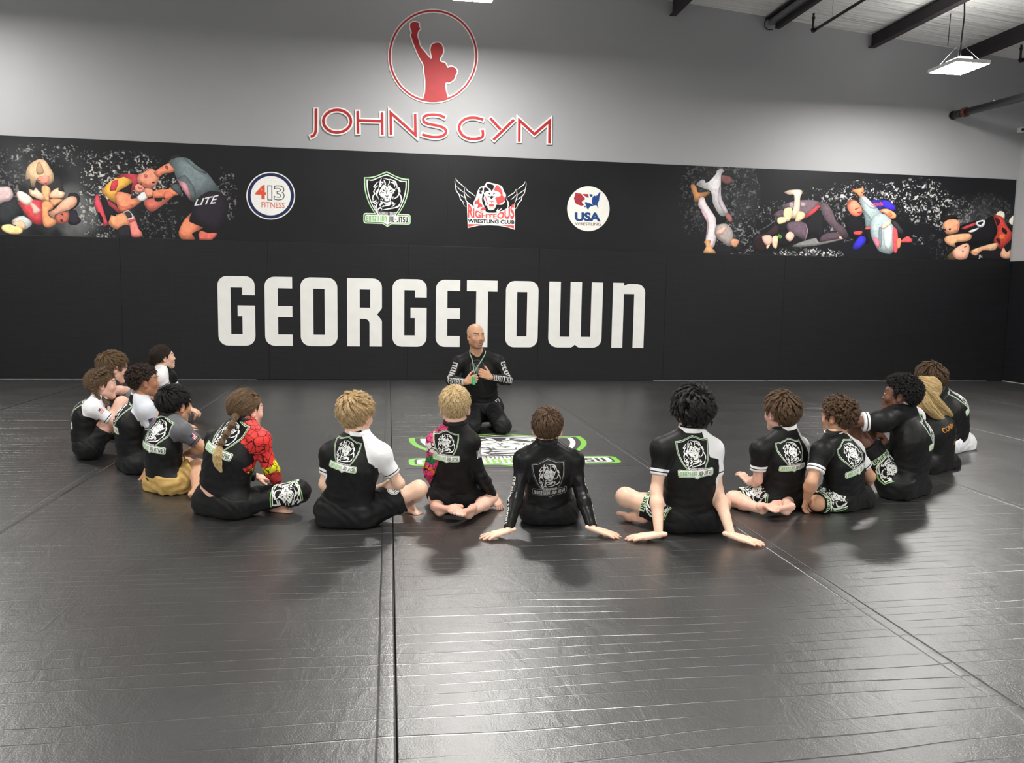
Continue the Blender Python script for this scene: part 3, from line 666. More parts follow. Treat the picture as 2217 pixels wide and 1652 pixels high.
figs([(RD,[(1280,330),(1370,400),(1430,520),(1440,620),(1500,680),(1490,760),(1390,830),(1290,850),(1260,760),(1230,680),(1330,650),(1390,610),(1330,520),(1200,470),(1240,380)]),(RD,[(800,620),(760,720),(680,780),(670,860),(760,850),(740,970),(830,930),(960,960),(950,1020),(820,1020),(880,940),(860,850),(800,800)]),
 (KK,[(1000,300),(1100,300),(1190,340),(1180,430),(1130,490),(1090,430),(1030,400)]),(KK,[(930,400),(1020,420),(1060,480),(980,500),(930,560)]),(KK,[(810,430),(880,400),(880,480),(800,480)]),(KK,[(800,510),(850,500),(860,570),(800,560)]),(KK,[(900,560),(870,700),(880,800),(930,900),(960,820),(910,700),(930,620)]),
 (KK,[(1040,560),(1100,560),(1100,590),(1060,580)]),(KK,[(1180,560),(1240,555),(1200,580),(1180,595)]),(KK,[(1010,620),(1090,645),(1135,625),(1200,645),(1260,615),(1180,665),(1135,710),(1080,670)]),(RD,[(1050,755),(1135,780),(1215,755),(1190,785),(1140,800),(1140,830),(1120,830),(1120,795),(1080,785)]),(RD,[(1065,860),(1110,850),(1160,850),(1195,870),(1195,910),(1130,925),(1070,915)]),(RD,[(1050,940),(1130,955),(1205,940),(1130,970)]),(RD,[(945,620),(990,690),(1000,740),(1040,870),(1010,850),(960,700)])], 3)
# logo: white disc
art(1215, 395, 14.365)
disc(838,822,672,712,(14,14,15)); disc(838,820,662,700,(245,244,236))
figs([((170,58,68),[(430,330),(620,350),(640,400),(700,460),(745,520),(680,560),(640,600),(640,640),(700,690),(680,720),(620,730),(500,690),(430,640),(390,490),(425,400)]),((170,58,68),[(650,362),(835,365),(845,430),(860,470),(800,470),(700,410)]),((38,74,140),[(870,370),(950,375),(970,410),(960,450),(920,450),(880,420)]),
 ((38,74,140),[(970,460),(1020,410),(1060,430),(1120,400),(1190,300),(1220,325),(1190,400),(1170,560),(1120,680),(1150,790),(1130,790),(1090,710),(980,720),(940,600)]),((38,74,140),[(720,630),(770,610),(850,650),(900,650),(990,720),(980,740),(900,750),(850,800),(850,840),(800,820),(770,750),(760,690)]),((30,30,34),[(715,770),(735,725),(765,740),(745,775)])], 0)
put_text(band, 'USA', [(418,1205),(1222,1217),(1222,935),(418,930)], (40,72,130), .05); put_text(band, 'WRESTLING', [(425,1335),(1232,1350),(1232,1255),(425,1245)], (96,66,70), .0)
band.T = lambda P: np.asarray(P, float)
band.c *= (1+.10*(np.random.RandomState(5).rand(BHp, BWp, 1)-.5)).astype(np.float32); band.c = np.clip(band.c, 0, 1)
IMG_BAND = band.image('band_print')
# ------------------------------------------------------------------ room materials
def vinyl_mat(name, base, wall=False, image=None):
    m, nt, bs = new_mat(name)
    p = pos(nt)
    sep = nt.nodes.new('ShaderNodeSeparateXYZ'); nt.links.new(p, sep.inputs[0])
    fine = noise(nt, p, 160, 3, .6)
    if not wall:
        # cross creases of the rolled mats: broken lines running across each strip
        wob = noise(nt, mapping(nt, p, (.22, .9, 1)), 1.0, 3)
        cy = M_(nt, 'ADD', M_(nt, 'MULTIPLY', sep.outputs[1], 12.5), M_(nt, 'MULTIPLY', wob, 5.0))
        fr = M_(nt, 'FRACT', cy)
        tri = M_(nt, 'ABSOLUTE', M_(nt, 'SUBTRACT', fr, .5))
        line = ramp(nt, tri, (.0, .036, 1, 0))
        mask = ramp(nt, noise(nt, mapping(nt, p, (.55, 6.0, 1)), 1.3, 2), (.38, .60, 0, 1))
        crease = M_(nt, 'MULTIPLY', line, mask)
        wr = noise(nt, mapping(nt, p, (1.0, .45, 1)), 9, 4, .6, 1.5)
        broad = noise(nt, p, 1.6, 3, .5)
        h = M_(nt, 'ADD', M_(nt, 'MULTIPLY', crease, .65), M_(nt, 'ADD', M_(nt, 'MULTIPLY', wr, .60), M_(nt, 'MULTIPLY', fine, .26)))
        b = bump(nt, bs, h, .55, .006)
        rgh = M_(nt, 'ADD', ramp(nt, broad, (.3, .7, .275, .315)), M_(nt, 'MULTIPLY', fine, .10))
        nt.links.new(rgh, bs.inputs['Roughness'])
        bs.inputs['Specular IOR Level'].default_value = 1.0; bs.inputs['IOR'].default_value = 2.0
        col = mix_col(nt, ramp(nt, noise(nt, p, 5, 4), (.35, .7, 0, 1)), base, tuple(c*1.5 for c in base))
    else:
        st = noise(nt, mapping(nt, p, (1.2, 1, 34)), 2.2, 4, .6)
        vt = noise(nt, mapping(nt, p, (7, 7, .25)), 1.5, 2, .5)
        h = M_(nt, 'ADD', M_(nt, 'MULTIPLY', st, .5), M_(nt, 'ADD', M_(nt, 'MULTIPLY', vt, .9), M_(nt, 'MULTIPLY', fine, .06)))
        bump(nt, bs, h, .22, .010)
        bs.inputs['Roughness'].default_value = .5
        bs.inputs['Specular IOR Level'].default_value = .3
        col = mix_col(nt, ramp(nt, st, (.35, .75, 0, 1)), base, tuple(c*1.7 for c in base))
    if image is not None:
        uv = nt.nodes.new('ShaderNodeUVMap'); uv.uv_map = 'print'
        im = nt.nodes.new('ShaderNodeTexImage'); im.image = image; im.extension = 'CLIP'
        nt.links.new(uv.outputs[0], im.inputs[0])
        col = mix_col(nt, im.outputs['Alpha'], col, im.outputs['Color'])
    nt.links.new(col, bs.inputs['Base Color'])
    return m
MAT_FLOOR = vinyl_mat('black_mat_vinyl', (.0058, .0060, .0064))
MAT_PAD = vinyl_mat('black_pad_vinyl', (.0050, .0054, .0066), wall=True)

def wall_paint():
    m, nt, bs = new_mat('grey_wall_paint')
    p = pos(nt)
    n = noise(nt, p, 260, 2)
    col = mix_col(nt, noise(nt, p, .8, 3), (.345, .350, .362), (.38, .384, .394))
    nt.links.new(col, bs.inputs['Base Color'])
    bs.inputs['Roughness'].default_value = .52
    bs.inputs['Specular IOR Level'].default_value = .30
    bump(nt, bs, n, .12, .002)
    return m
MAT_WALL = wall_paint()
def ceiling_vinyl():
    m, nt, bs = new_mat('white_insulation_facing')
    p = pos(nt)
    w = noise(nt, mapping(nt, p, (.35, 5.0, .35)), 1.6, 4, .6, .8)
    n = noise(nt, p, 40, 3)
    nt.links.new(mix_col(nt, n, (.84, .84, .825), (.90, .90, .885)), bs.inputs['Base Color'])
    bs.inputs['Roughness'].default_value = .35
    bump(nt, bs, w, .9, .06)
    return m
MAT_CEIL = ceiling_vinyl()
MAT_STEEL = plain('dark_red_iron_primer', (.022, .016, .020), .5, 0, .4, .25, 12, .1)
MAT_PIPE = plain('black_pipe_paint', (.012, .012, .013), .35, 0, .5, .2, 30)
MAT_COUPLING = plain('red_coupling_paint', (.10, .02, .014), .5, 0, .4, .3, 40)
MAT_GALV = plain('galvanised_sheet', (.30, .31, .32), .4, .6, .5, .2, 25)
MAT_WHITE = plain('white_enamel', (.75, .75, .73), .35, 0, .5, .04, 30)
MAT_SLAB = plain('concrete_slab', (.16, .16, .155), .8, 0, .3, .15, 8)
MAT_CHROME = plain('bright_steel', (.6, .6, .6), .25, 1.0, .5, .05, 50)

# ------------------------------------------------------------------ room shell
XL, XR, YB = -9.6, 10.243, -9.0
ZP, ZT = 1.991, 3.322            # top of the wall pads, top of the printed band
def ceil_z(x):
    return 5.706 - .0865*(x-4.436) if x > -1.0 else 6.176 + .0865*(x+1.0)
bm = bmesh.new(); add_box(bm, XL-.3, XR+.3, YB-.3, DW+.3, -.20, -.032)
floor = tag(link('floor', bm_mesh('floor', bm), MAT_SLAB), kind='structure')
seams = [-8.014, -6.010, -4.006, -2.003, .025, 2.005, 4.012, 6.016, 8.02]
edges = [XL] + seams + [XR]
for a, b in zip(edges[:-1], edges[1:]):
    bm = bmesh.new()
    add_box(bm, a+.0018, b-.0018, YB, DW-.055, -.032, 0.0, .003, 2)
    tag(link('mat_strip', bm_mesh('mat_strip', bm), MAT_FLOOR, floor))
for s in seams:                  # tape over each joint, slightly domed, beside the open gap
    bm = bmesh.new()
    w = .062
    prof = [(-w, -.0005), (-w+.003, .0020), (-w+.010, .0022), (-w*.5, .0024), (-.012, .0022), (-.006, .0016), (-.0035, -.0008)]
    ya, yb = YB, DW-.06
    ny = 60
    rows = []
    rnd = random.Random(int(s*100))
    for j in range(ny+1):
        y = ya+(yb-ya)*j/ny
        jx = rnd.uniform(-.0012, .0012)
        rows.append([bm.verts.new((s+px+jx, y, pz)) for px, pz in prof])
    for r0, r1 in zip(rows[:-1], rows[1:]):
        for k in range(len(prof)-1):
            bm.faces.new((r0[k], r0[k+1], r1[k+1], r1[k])).smooth = True
    tag(link('seam_tape', bm_mesh('seam_tape', bm), MAT_FLOOR, floor))

def wall_poly(name, pts, th, mat):
    """closed prism from a polygon list, thickness vector th"""
    n = len(pts)
    V = [tuple(p) for p in pts] + [tuple(np.array(p)+np.array(th)) for p in pts]
    F = [tuple(range(n)), tuple(range(2*n-1, n-1, -1))] + [(i, i+n, (i+1) % n+n, (i+1) % n) for i in range(n)]
    me = mesh(name, V, F)
    bm = bmesh.new(); bm.from_mesh(me); bmesh.ops.recalc_face_normals(bm, faces=bm.faces); bm.to_mesh(me); bm.free()
    return tag(link(name, me, mat), kind='structure')
wall_back = wall_poly('wall_back', [(XL, DW, -.03), (XR, DW, -.03), (XR, DW, ceil_z(XR)+.3), (-1, DW, ceil_z(-1)+.3), (XL, DW, ceil_z(XL)+.3)], (0, .2, 0), MAT_WALL)
wall_front = wall_poly('wall_front', [(XL, YB, -.03), (XR, YB, -.03), (XR, YB, ceil_z(XR)+.3), (-1, YB, ceil_z(-1)+.3), (XL, YB, ceil_z(XL)+.3)], (0, -.2, 0), MAT_WALL)
wall_right = wall_poly('wall_right', [(XR, YB, -.03), (XR, DW, -.03), (XR, DW, ceil_z(XR)+.1), (XR, YB, ceil_z(XR)+.1)], (.2, 0, 0), MAT_WALL)
wall_left = wall_poly('wall_left', [(XL, YB, -.03), (XL, DW, -.03), (XL, DW, ceil_z(XL)+.1), (XL, YB, ceil_z(XL)+.1)], (-.2, 0, 0), MAT_WALL)
ceiling = wall_poly('ceiling', [(XL, DW, ceil_z(XL)), (-1, DW, ceil_z(-1)), (XR, DW, ceil_z(XR)), (XR, DW, ceil_z(XR)+.05), (-1, DW, ceil_z(-1)+.05), (XL, DW, ceil_z(XL)+.05)], (0, YB-DW, 0), MAT_CEIL)

# wall pads: vinyl panels hung side by side, each a piece of the wall
PADT = .05
pw = [XL+.1, -7.5, -5.6, -3.72, -1.72, .28, 2.25, 4.25, 6.2, 8.2, XR-.055]
for a, b in zip(pw[:-1], pw[1:]):
    bm = bmesh.new(); add_box(bm, a+.0004, b-.0004, DW-PADT, DW-.002, .004, ZP, .003, 2)
    link('wall_pad', bm_mesh('wall_pad', bm), MAT_PAD, wall_back)
pr_ = [YB+.1, -6.5, -4.0, -1.6, .8, 3.2, 5.6, 8.0, 10.2, DW-.012]
for a, b in zip(pr_[:-1], pr_[1:]):
    bm = bmesh.new(); add_box(bm, XR-PADT, XR-.002, a+.0015, b-.0015, .004, ZP, .006, 2)
    link('wall_pad', bm_mesh('wall_pad', bm), MAT_PAD, wall_right)
# pale strip where the mats end at the wall
bm = bmesh.new(); add_box(bm, 4.1, 9.9, DW-.056, DW-.050, -.01, .0035, .001)
tag(link('trim_1', bm_mesh('trim_1', bm), plain('pale_edge_strip', (.33, .33, .32), .5)), kind='structure')
bm = bmesh.new(); add_box(bm, -8.6, -1.9, DW-.056, DW-.050, -.01, .003, .001)
tag(link('trim_2', bm_mesh('trim_2', bm), bpy.data.materials['pale_edge_strip']), kind='structure')
bm = bmesh.new(); add_box(bm, XR-.062, XR-.051, 9.4, DW-.06, -.01, .010, .001)
tag(link('trim_3', bm_mesh('trim_3', bm), bpy.data.materials['pale_edge_strip']), kind='structure')

# ------------------------------------------------------------------ roof steel, pipes
def purlin(x, zb, h, wf, label, cat='beam', y1=None):
    y1 = DW-.01 if y1 is None else y1
    b = empty('roof_beam', (x, y1, zb), label, cat, 'roof beams')
    bm = bmesh.new(); add_box(bm, x-.006, x+.006, YB+.05, y1, zb+.012, zb+h)
    link('web', bm_mesh('web', bm), MAT_STEEL, b)
    bm = bmesh.new(); add_box(bm, x-wf/2, x+wf/2, YB+.05, y1, zb, zb+.012, .002)
    link('flange', bm_mesh('flange', bm), MAT_STEEL, b)
    bm = bmesh.new(); add_box(bm, x-wf/2, x+wf/2, YB+.05, y1, zb+h, zb+h+.012, .002)
    link('flange', bm_mesh('flange', bm), MAT_STEEL, b)
    return b
purlin(4.21, 5.50, .235, .10, 'dark steel roof beam whose end shows above the lettering, leftmost in view')
purlin(7.47, 5.235, .235, .11, 'deep dark steel roof beam between the sprinkler pipe and the lamp')
purlin(9.03, 5.08, .235, .11, 'dark steel roof beam passing behind the lit lamp chains')
purlin(5.76, 5.555, .045, .16, 'shallow dark steel beam with the grey duct slung beneath it')
# twin small beam with a galvanised channel between
ch = empty('cable_tray', (5.80, DW-.02, 5.43), 'grey galvanised channel hung under the ceiling between dark rails', 'duct')
bm = bmesh.new(); add_box(bm, 5.735, 5.83, YB+.05, DW-.03, 5.465, 5.545, .004)
link('channel', bm_mesh('channel', bm), MAT_GALV, ch)
bm = bmesh.new(); add_box(bm, 5.80, 5.875, YB+.05, DW-.12, 5.385, 5.463, .004)
link('rail', bm_mesh('rail', bm), MAT_STEEL, ch)
bm = bmesh.new(); add_tube(bm, [(5.70, DW-.05, 5.555), (5.66, DW-.05, 5.50), (5.665, DW-.05, 5.43), (5.72, DW-.05, 5.39), (5.80, DW-.05, 5.395)], .008, 8)
link('cable_loop', bm_mesh('cable_loop', bm), MAT_PIPE, ch)

def sprinkler_pipe(x, z, y1, label, hang):
    s = empty('sprinkler_pipe', (x, y1, z), label, 'pipe', 'sprinkler pipes')
    bm = bmesh.new(); add_tube(bm, [(x, YB+.05, z), (x, y1, z)], .021, 12)
    link('pipe', bm_mesh('pipe', bm), MAT_PIPE, s)
    bm = bmesh.new(); add_tube(bm, [(x, y1-.03, z), (x, y1+.02, z+.002), (x, y1+.035, z+.03)], .030, 12)
    link('elbow', bm_mesh('elbow', bm), MAT_PIPE, s)
    bm = bmesh.new(); add_tube(bm, [(x, y1+.03, z+.02), (x, y1+.03, z+.20)], .016, 10)
    link('riser', bm_mesh('riser', bm), MAT_PIPE, s)
    bm = bmesh.new(); add_tube(bm, [(x, y1+.03, z+.17), (x, y1+.03, z+.20), (x, y1+.03, z+.205), (x, y1+.03, z+.235)], [.024, .024, .014, .014], 10)
    add_tube(bm, [(x, y1+.03, z+.235), (x, y1+.03, z+.25)], .019, 10)
    link('sprinkler_head', bm_mesh('sprinkler_head', bm), MAT_PIPE, s)
    for hy in hang:
        bm = bmesh.new(); add_tube(bm, [(x, hy, z+.02), (x, hy, ceil_z(x))], .005, 6)
        add_tube(bm, [(x-.026, hy, z), (x, hy, z+.03), (x+.026, hy, z), (x, hy, z-.028), (x-.026, hy, z)], .005, 6)
        link('hanger', bm_mesh('hanger', bm), MAT_CHROME, s)
    return s
p_ = at(1762, 66, 11.6); sprinkler_pipe(p_[0], p_[2], 11.6, 'thin black sprinkler pipe with upturned head between two roof beams', (11.1, 7.0, 3.0))
p_ = at(2212, 131, 11.6); sprinkler_pipe(p_[0], p_[2], 11.6, 'thin black sprinkler pipe with upturned head beside the right wall', (9.5, 5.0))

mp = empty('sprinkler_main', (8.956, DW, 4.288), 'thick black pipe with a dark red coupling running out from the back wall', 'pipe')
d_ = at(2217, 209, 10.4) - at(2062, 249, DW)
e_ = np.array([8.956, DW, 4.288]); q_ = e_ + d_*(9.0/np.linalg.norm(d_))
def along(t): return tuple(e_ + d_/np.linalg.norm(d_)*t)
bm = bmesh.new(); add_tube(bm, [along(.02), along(9.0)], .055, 20); link('pipe', bm_mesh('pipe', bm), MAT_PIPE, mp)
bm = bmesh.new(); add_tube(bm, [along(.02), along(.05)], .068, 20); add_tube(bm, [along(.05), along(.30)], .060, 20); link('flange', bm_mesh('flange', bm), MAT_PIPE, mp)
bm = bmesh.new(); add_tube(bm, [along(.33), along(.34), along(.40), along(.41)], [.060, .073, .073, .060], 20); link('coupling', bm_mesh('coupling', bm), MAT_COUPLING, mp)
bm = bmesh.new(); add_tube(bm, [np.array(along(1.15))+(-.02, 0, .045), np.array(along(1.15))+(-.03, 0, .065)], .013, 10); link('plug', bm_mesh('plug', bm), MAT_CHROME, mp)

# hanging wire
p0 = at(2056, 22, 11.0); p1 = at(2052, 100, 11.0)
bm = bmesh.new(); add_tube(bm, [(p0[0], 11.0, ceil_z(p0[0])+.01), (p1[0]+.01, 11.0, p1[2]+.5), tuple(p1)], .006, 6)
tag(link('hanging_wire', bm_mesh('hanging_wire', bm), MAT_PIPE), 'thin dark wire hanging from the ceiling just left of the lamp cord', 'wire')

# security camera in the corner
sc_ = empty('security_camera', (XR-.005, 12.05, 4.13), 'small white security camera in the top corner of the right wall', 'camera')
c_ = at(2212, 281, 11.95)
bm = bmesh.new(); add_box(bm, c_[0]-.03, c_[0]+.05, 11.93, 12.02, c_[2]-.035, c_[2]+.035, .008, 2); link('housing', bm_mesh('housing', bm), MAT_WHITE, sc_)
bm = bmesh.new(); add_tube(bm, [(c_[0], 11.935, c_[2]), (c_[0], 11.918, c_[2])], [.024, .021], 14); link('lens', bm_mesh('lens', bm), MAT_PIPE, sc_)
bm = bmesh.new(); add_tube(bm, [(c_[0]+.02, 11.99, c_[2]), (XR, 12.04, c_[2])], .014, 8); link('bracket', bm_mesh('bracket', bm), MAT_WHITE, sc_)

# ------------------------------------------------------------------ LED high bays
def led_mat(name, power):
    mE, ntE, bsE = new_mat(name)
    bsE.inputs['Base Color'].default_value = (.9, .9, .9, 1)
    bsE.inputs['Emission Color'].default_value = (1.0, .975, .93, 1)
    ntE.links.new(ramp(ntE, noise(ntE, pos(ntE), 60, 2), (.3, .7, power*.97, power*1.03)), bsE.inputs['Emission Strength'])
    return mE
mE, mE2, mE3 = led_mat('led_panel', LAMP_POWER), led_mat('led_panel_rear', LAMP_REAR), led_mat('added_uplight_glow', LAMP_POWER*.55)  # third glow is for the uplight strips added over each lamp
def high_bay(x, y, z, label):
    L = empty('high_bay_lamp', (x, y, z), label, 'lamp', 'LED high bay lamps')
    hx, hy = .25, .29
    bm = bmesh.new(); add_box(bm, x-hx, x+hx, y-hy, y+hy, z, z+.045, .006)
    link('housing', bm_mesh('housing', bm), MAT_WHITE, L)
    bm = bmesh.new()
    for sx in (-1, 1):
        vs = [bm.verts.new(v) for v in ((x+sx*.02, y-hy+.02, z-.002), (x+sx*(hx-.015), y-hy+.02, z-.002), (x+sx*(hx-.015), y+hy-.02, z-.002), (x+sx*.02, y+hy-.02, z-.002))]
        bm.faces.new(vs if sx < 0 else list(vs))
    bmesh.ops.recalc_face_normals(bm, faces=bm.faces)
    for f in bm.faces:
        if f.normal.z > 0: f.normal_flip()
    link('led_panel', bm_mesh('led_panel', bm), mE if y > 8 else mE2, L)
    bm = bmesh.new(); add_box(bm, x-.10, x+.10, y-.14, y+.14, z+.045, z+.125, .01)
    link('driver_box', bm_mesh('driver_box', bm), MAT_WHITE, L)
    for sx in (-1, 1):           # glowing strips added on top of the housing to brighten the ceiling
        vs = mesh('added_uplight', [(x+sx*.13-.025, y-.22, z+.0462), (x+sx*.13+.025, y-.22, z+.0462), (x+sx*.13+.025, y+.22, z+.0462), (x+sx*.13-.025, y+.22, z+.0462)], [(0, 1, 2, 3)])
        link('added_uplight', vs, mE3, L)
    ap = (x, y, z+.33)
    bm = bmesh.new()
    for sx, sy in ((-1, -1), (1, -1), (-1, 1), (1, 1)):
        add_tube(bm, [(x+sx*(hx-.07), y+sy*(hy-.09), z+.045), ap], .0035, 6)
    link('chain', bm_mesh('chain', bm), MAT_GALV, L)
    bm = bmesh.new()
    zc = ceil_z(x)
    add_tube(bm, [(x, y, z+.12), (x+.01, y, z+.33), (x+.03, y, z+.33+(zc-z-.33)*.5), (x, y, zc)], .010, 8)
    link('power_cord', bm_mesh('power_cord', bm), MAT_PIPE, L)
    return L
high_bay(7.51, 10.17, 4.40, 'bright white LED lamp hanging on chains from the ceiling beside the right wall')
high_bay(1.02, 10.17, 4.90, 'LED lamp above the fist emblem whose glow just reaches the picture edge')
high_bay(-6.0, 10.17, 4.95, 'LED lamp hung near the back wall beyond the left picture edge')
LAMPY = (4.0, -2.2, -7.5)
for yy in LAMPY:
    for xx in (-5.3, 1.02, 7.51):
        high_bay(xx, yy, {-5.3: 4.95, 1.02: 4.9, 7.51: 4.4}[xx], 'LED lamp out of the picture, %s, %s' % ({4.0: 'above the seated ring', -2.2: 'behind the viewer', -7.5: 'at the hall rear'}[yy], {-5.3: 'near the left wall', 1.02: 'on the middle line', 7.51: 'near the right wall'}[xx]))
# ------------------------------------------------------------------ things on the back wall
def print_mat(name, img, rough=.45, spec=.4):
    m, nt, bs = new_mat(name)
    uv = nt.nodes.new('ShaderNodeUVMap'); uv.uv_map = 'print'
    im = nt.nodes.new('ShaderNodeTexImage'); im.image = img; im.extension = 'EXTEND'
    nt.links.new(uv.outputs[0], im.inputs[0])
    nt.links.new(im.outputs['Color'], bs.inputs['Base Color'])
    bs.inputs['Roughness'].default_value = rough; bs.inputs['Specular IOR Level'].default_value = spec
    p = pos(nt); bump(nt, bs, noise(nt, mapping(nt, p, (8, 1, .6)), 1.5, 3), .15, .01)
    return m
def set_uv(me, fn, name='print'):
    uv = me.uv_layers.new(name=name)
    vi = np.zeros(len(me.loops), np.int32); me.loops.foreach_get('vertex_index', vi)
    co = np.zeros(len(me.vertices)*3, np.float32); me.vertices.foreach_get('co', co); co = co.reshape(-1, 3)
    uv.data.foreach_set('uv', fn(co)[vi].astype(np.float32).ravel())
mb = print_mat('printed_band', IMG_BAND, .5, .22)
bn = empty('printed_banner', (2.2, DW, 2.65), 'long black printed mural band of grapplers and club logos along the wall', 'banner')
jx = [BX0, -3.75, -1.75, .22, .86, 2.9, 4.9, 5.50, 6.9, 8.9, BX1]
for a, b in zip(jx[:-1], jx[1:]):
    bm = bmesh.new(); add_box(bm, a+.0002, b-.0002, DW-.012, DW-.001, ZP+.001, ZT, .0006)
    me = bm_mesh('banner_panel', bm)
    set_uv(me, lambda c: np.stack([(c[:, 0]-BX0)/(BX1-BX0), (c[:, 2]-ZP)/(ZT-ZP)], 1))
    link('banner_panel', me, mb, bn)

# GEORGETOWN on the pads
MAT_WHITEV = plain('white_vinyl_lettering', (.80, .80, .77), .45, 0, .4, .03, 6)
wg = empty('georgetown_lettering', (.73, DW-PADT, .95), 'large white block letters reading GEORGETOWN on the black wall pads', 'lettering')
_ext = [('G',472,552),('E',573,632.5),('O',650,729.5),('R',750.5,825.5),('G',848,921.8),('E',941.5,993.8),('T',1008,1073.8),('O',1092,1162.2),('W',1185,1300.3),('N',1322,1391.5)]
for ch, a, b in _ext:
    tpy = 597+(a-472)*.0178; bpy_ = 747.5+(a-472)*.0058
    X0 = (wl(a, tpy)[0]+wl(a+3, bpy_)[0])/2; X1 = (wl(b, tpy)[0]+wl(b+3, bpy_)[0])/2
    Z1, Z0 = wl((a+b)/2, tpy+(b-a)*.009)[1], wl((a+b)/2, bpy_+(b-a)*.003)[1]
    w, loops = GLYPH[ch]
    LL = [[(X0+x/w*(X1-X0), Z0+y*(Z1-Z0)) for x, y in rounded(L, 6)] for L in loops]
    plate('letter', LL, DW-PADT-.0035, .003, MAT_WHITEV, wg)

# JOHNS GYM: white backing letters with red faces
MAT_SIGNW = plain('white_acrylic', (.82, .81, .78), .35, 0, .5, .02, 6)
MAT_SIGNR = plain('red_acrylic', (.40, .018, .023), .5, 0, .3, .08, 8)
sg = empty('johns_gym_sign', (.45, DW, 3.8), 'red and white raised letters reading JOHNS GYM on the grey wall', 'sign')
def J(x, y): return wl(640+x/3.695, y/3.695)
def stroke_loop(pts, w, closed=False, miter=True):
    P = np.array(pts, float); n = len(P); L, R_ = [], []
    for i in range(n):
        a = P[i-1] if (i > 0 or closed) else None; c = P[(i+1) % n] if (i < n-1 or closed) else None
        b = P[i]
        d1 = (b-a)/np.linalg.norm(b-a) if a is not None else None; d2 = (c-b)/np.linalg.norm(c-b) if c is not None else None
        if d1 is None: d1 = d2
        if d2 is None: d2 = d1
        n1 = np.array([-d1[1], d1[0]]); n2 = np.array([-d2[1], d2[0]]); m = n1+n2; m /= max(np.linalg.norm(m), .2); k = min(1/max(m@n1, .25), 2.6)
        L.append(b+m*k*w/2); R_.append(b-m*k*w/2)
    if closed: return [L, R_]
    return [L+R_[::-1]]
def ell(cx, cy, rx, ry, a0, a1, n=22):
    return [(cx+rx*math.cos(math.radians(a)), cy+ry*math.sin(math.radians(a))) for a in np.linspace(a0, a1, n)]
_S = [[(165,872),(164,1010),(162,1050),(150,1082),(122,1097)]], [ell(333,972,110,90,0,348,40)], [[(497,890),(500,1072)],[(692,902),(694,1082)],[(499,966),(693,972)]], [[(763,1082),(761,905),(958,1082),(956,915)]], \
     [[(1195,945),(1150,925),(1080,920),(1030,935),(1022,965),(1050,990),(1150,1012),(1195,1035),(1198,1070),(1160,1095),(1090,1098),(1012,1078)]], [[(1500,962),(1440,945),(1370,950),(1320,985),(1308,1035),(1335,1085),(1390,1112),(1450,1112),(1494,1095),(1494,1042)]], \
     [[(1555,948),(1640,1040)],[(1745,960),(1580,1122)]], [[(1787,1135),(1788,965),(1908,1075),(2030,970),(2028,1148)]]
for k, segs in enumerate(_S):
    lt = bpy.data.objects.new('letter', None)
    backs, faces = [], []
    allpts = []
    for si, s in enumerate(segs):
        P = s if len(s) <= 5 and k in (2, 3, 6, 7) else (smooth_open(s, 5) if k not in (1,) else s)
        P = np.array(P, float)
        closed = (k == 1)
        def ext(P, e):
            P = P.copy()
            if not closed:
                d = P[0]-P[1]; P[0] = P[0]+d/np.linalg.norm(d)*e; d = P[-1]-P[-2]; P[-1] = P[-1]+d/np.linalg.norm(d)*e
            return P
        for w, store in ((44, backs), (21, faces)):
            # keep the white margin even at stroke ends
            Q = ext(P, 11) if w == 44 else P
            for kind_loops in [stroke_loop(Q, w, closed)]:
                store.append([[J(x, y) for x, y in L] for L in kind_loops])
    def join(stack, y, dep, mat, name, parent):
        objs = []
        VV, FF = [], []
        for i, loops in enumerate(stack):
            o = plate('tmp', loops, y-.0004*i, dep, mat)
            me = o.data; b = len(VV)
            VV += [tuple(v.co) for v in me.vertices]; FF += [tuple(b+q for q in p.vertices) for p in me.polygons]
            bpy.data.objects.remove(o); bpy.data.meshes.remove(me)
        return link(name, mesh(name, VV, FF), mat, parent)
    lo = join(backs, DW-.022, .021, MAT_SIGNW, 'letter', sg)
    join(faces, DW-.026, .004, MAT_SIGNR, 'letter_face', lo)

# emblem: ring and raised-fist silhouette
em = empty('boxer_emblem', (.35, DW, 4.65), 'round red emblem of a figure raising one gloved fist inside a ring', 'emblem')
def ring(cx, cy, r0, r1):
    return [[J(*p) for p in ell(cx, cy, r1, r1*1.045, 0, 356, 72)], [J(*p) for p in ell(cx, cy, r0, r0*1.045, 0, 356, 72)]]
plate('ring', ring(1099, 451, 330, 362), DW-.014, .013, MAT_SIGNW, em)
rg = plate('ring_face', ring(1099, 451, 339, 353), DW-.017, .004, MAT_SIGNR, em)
FIG = [(1018,800),(1030,740),(1033,660),(1025,580),(1018,520),(985,460),(950,380),(925,310),(918,280),(925,262),(912,225),(915,190),(940,175),(975,178),(992,190),(990,215),(1003,232),(985,255),(978,290),(990,330),(1000,370),(1040,420),(1085,470),(1078,430),(1075,390),(1090,355),(1130,340),(1165,350),(1182,385),(1182,430),(1160,470),(1162,492),(1200,505),(1218,540),(1240,530),(1280,545),(1295,575),(1285,600),(1270,640),(1230,668),(1203,668),(1205,720),(1220,795),(1180,812),(1110,822),(1060,816)]
def grow(P, d):
    P = np.array(smooth_closed(P, 3)); t = np.roll(P, -1, 0)-np.roll(P, 1, 0); t /= np.linalg.norm(t, axis=1)[:, None]+1e-9
    nn = np.stack([t[:, 1], -t[:, 0]], 1); a = np.sum(P[:, 0]*np.roll(P[:, 1], -1)-np.roll(P[:, 0], -1)*P[:, 1])
    return P+nn*d*(1 if a > 0 else -1)
plate('figure_backing', [[J(*p) for p in grow(FIG, 5)]], DW-.0165, .0155, MAT_SIGNW, em)
plate('figure', [[J(*p) for p in grow(FIG, -5)]], DW-.0195, .004, MAT_SIGNR, em)

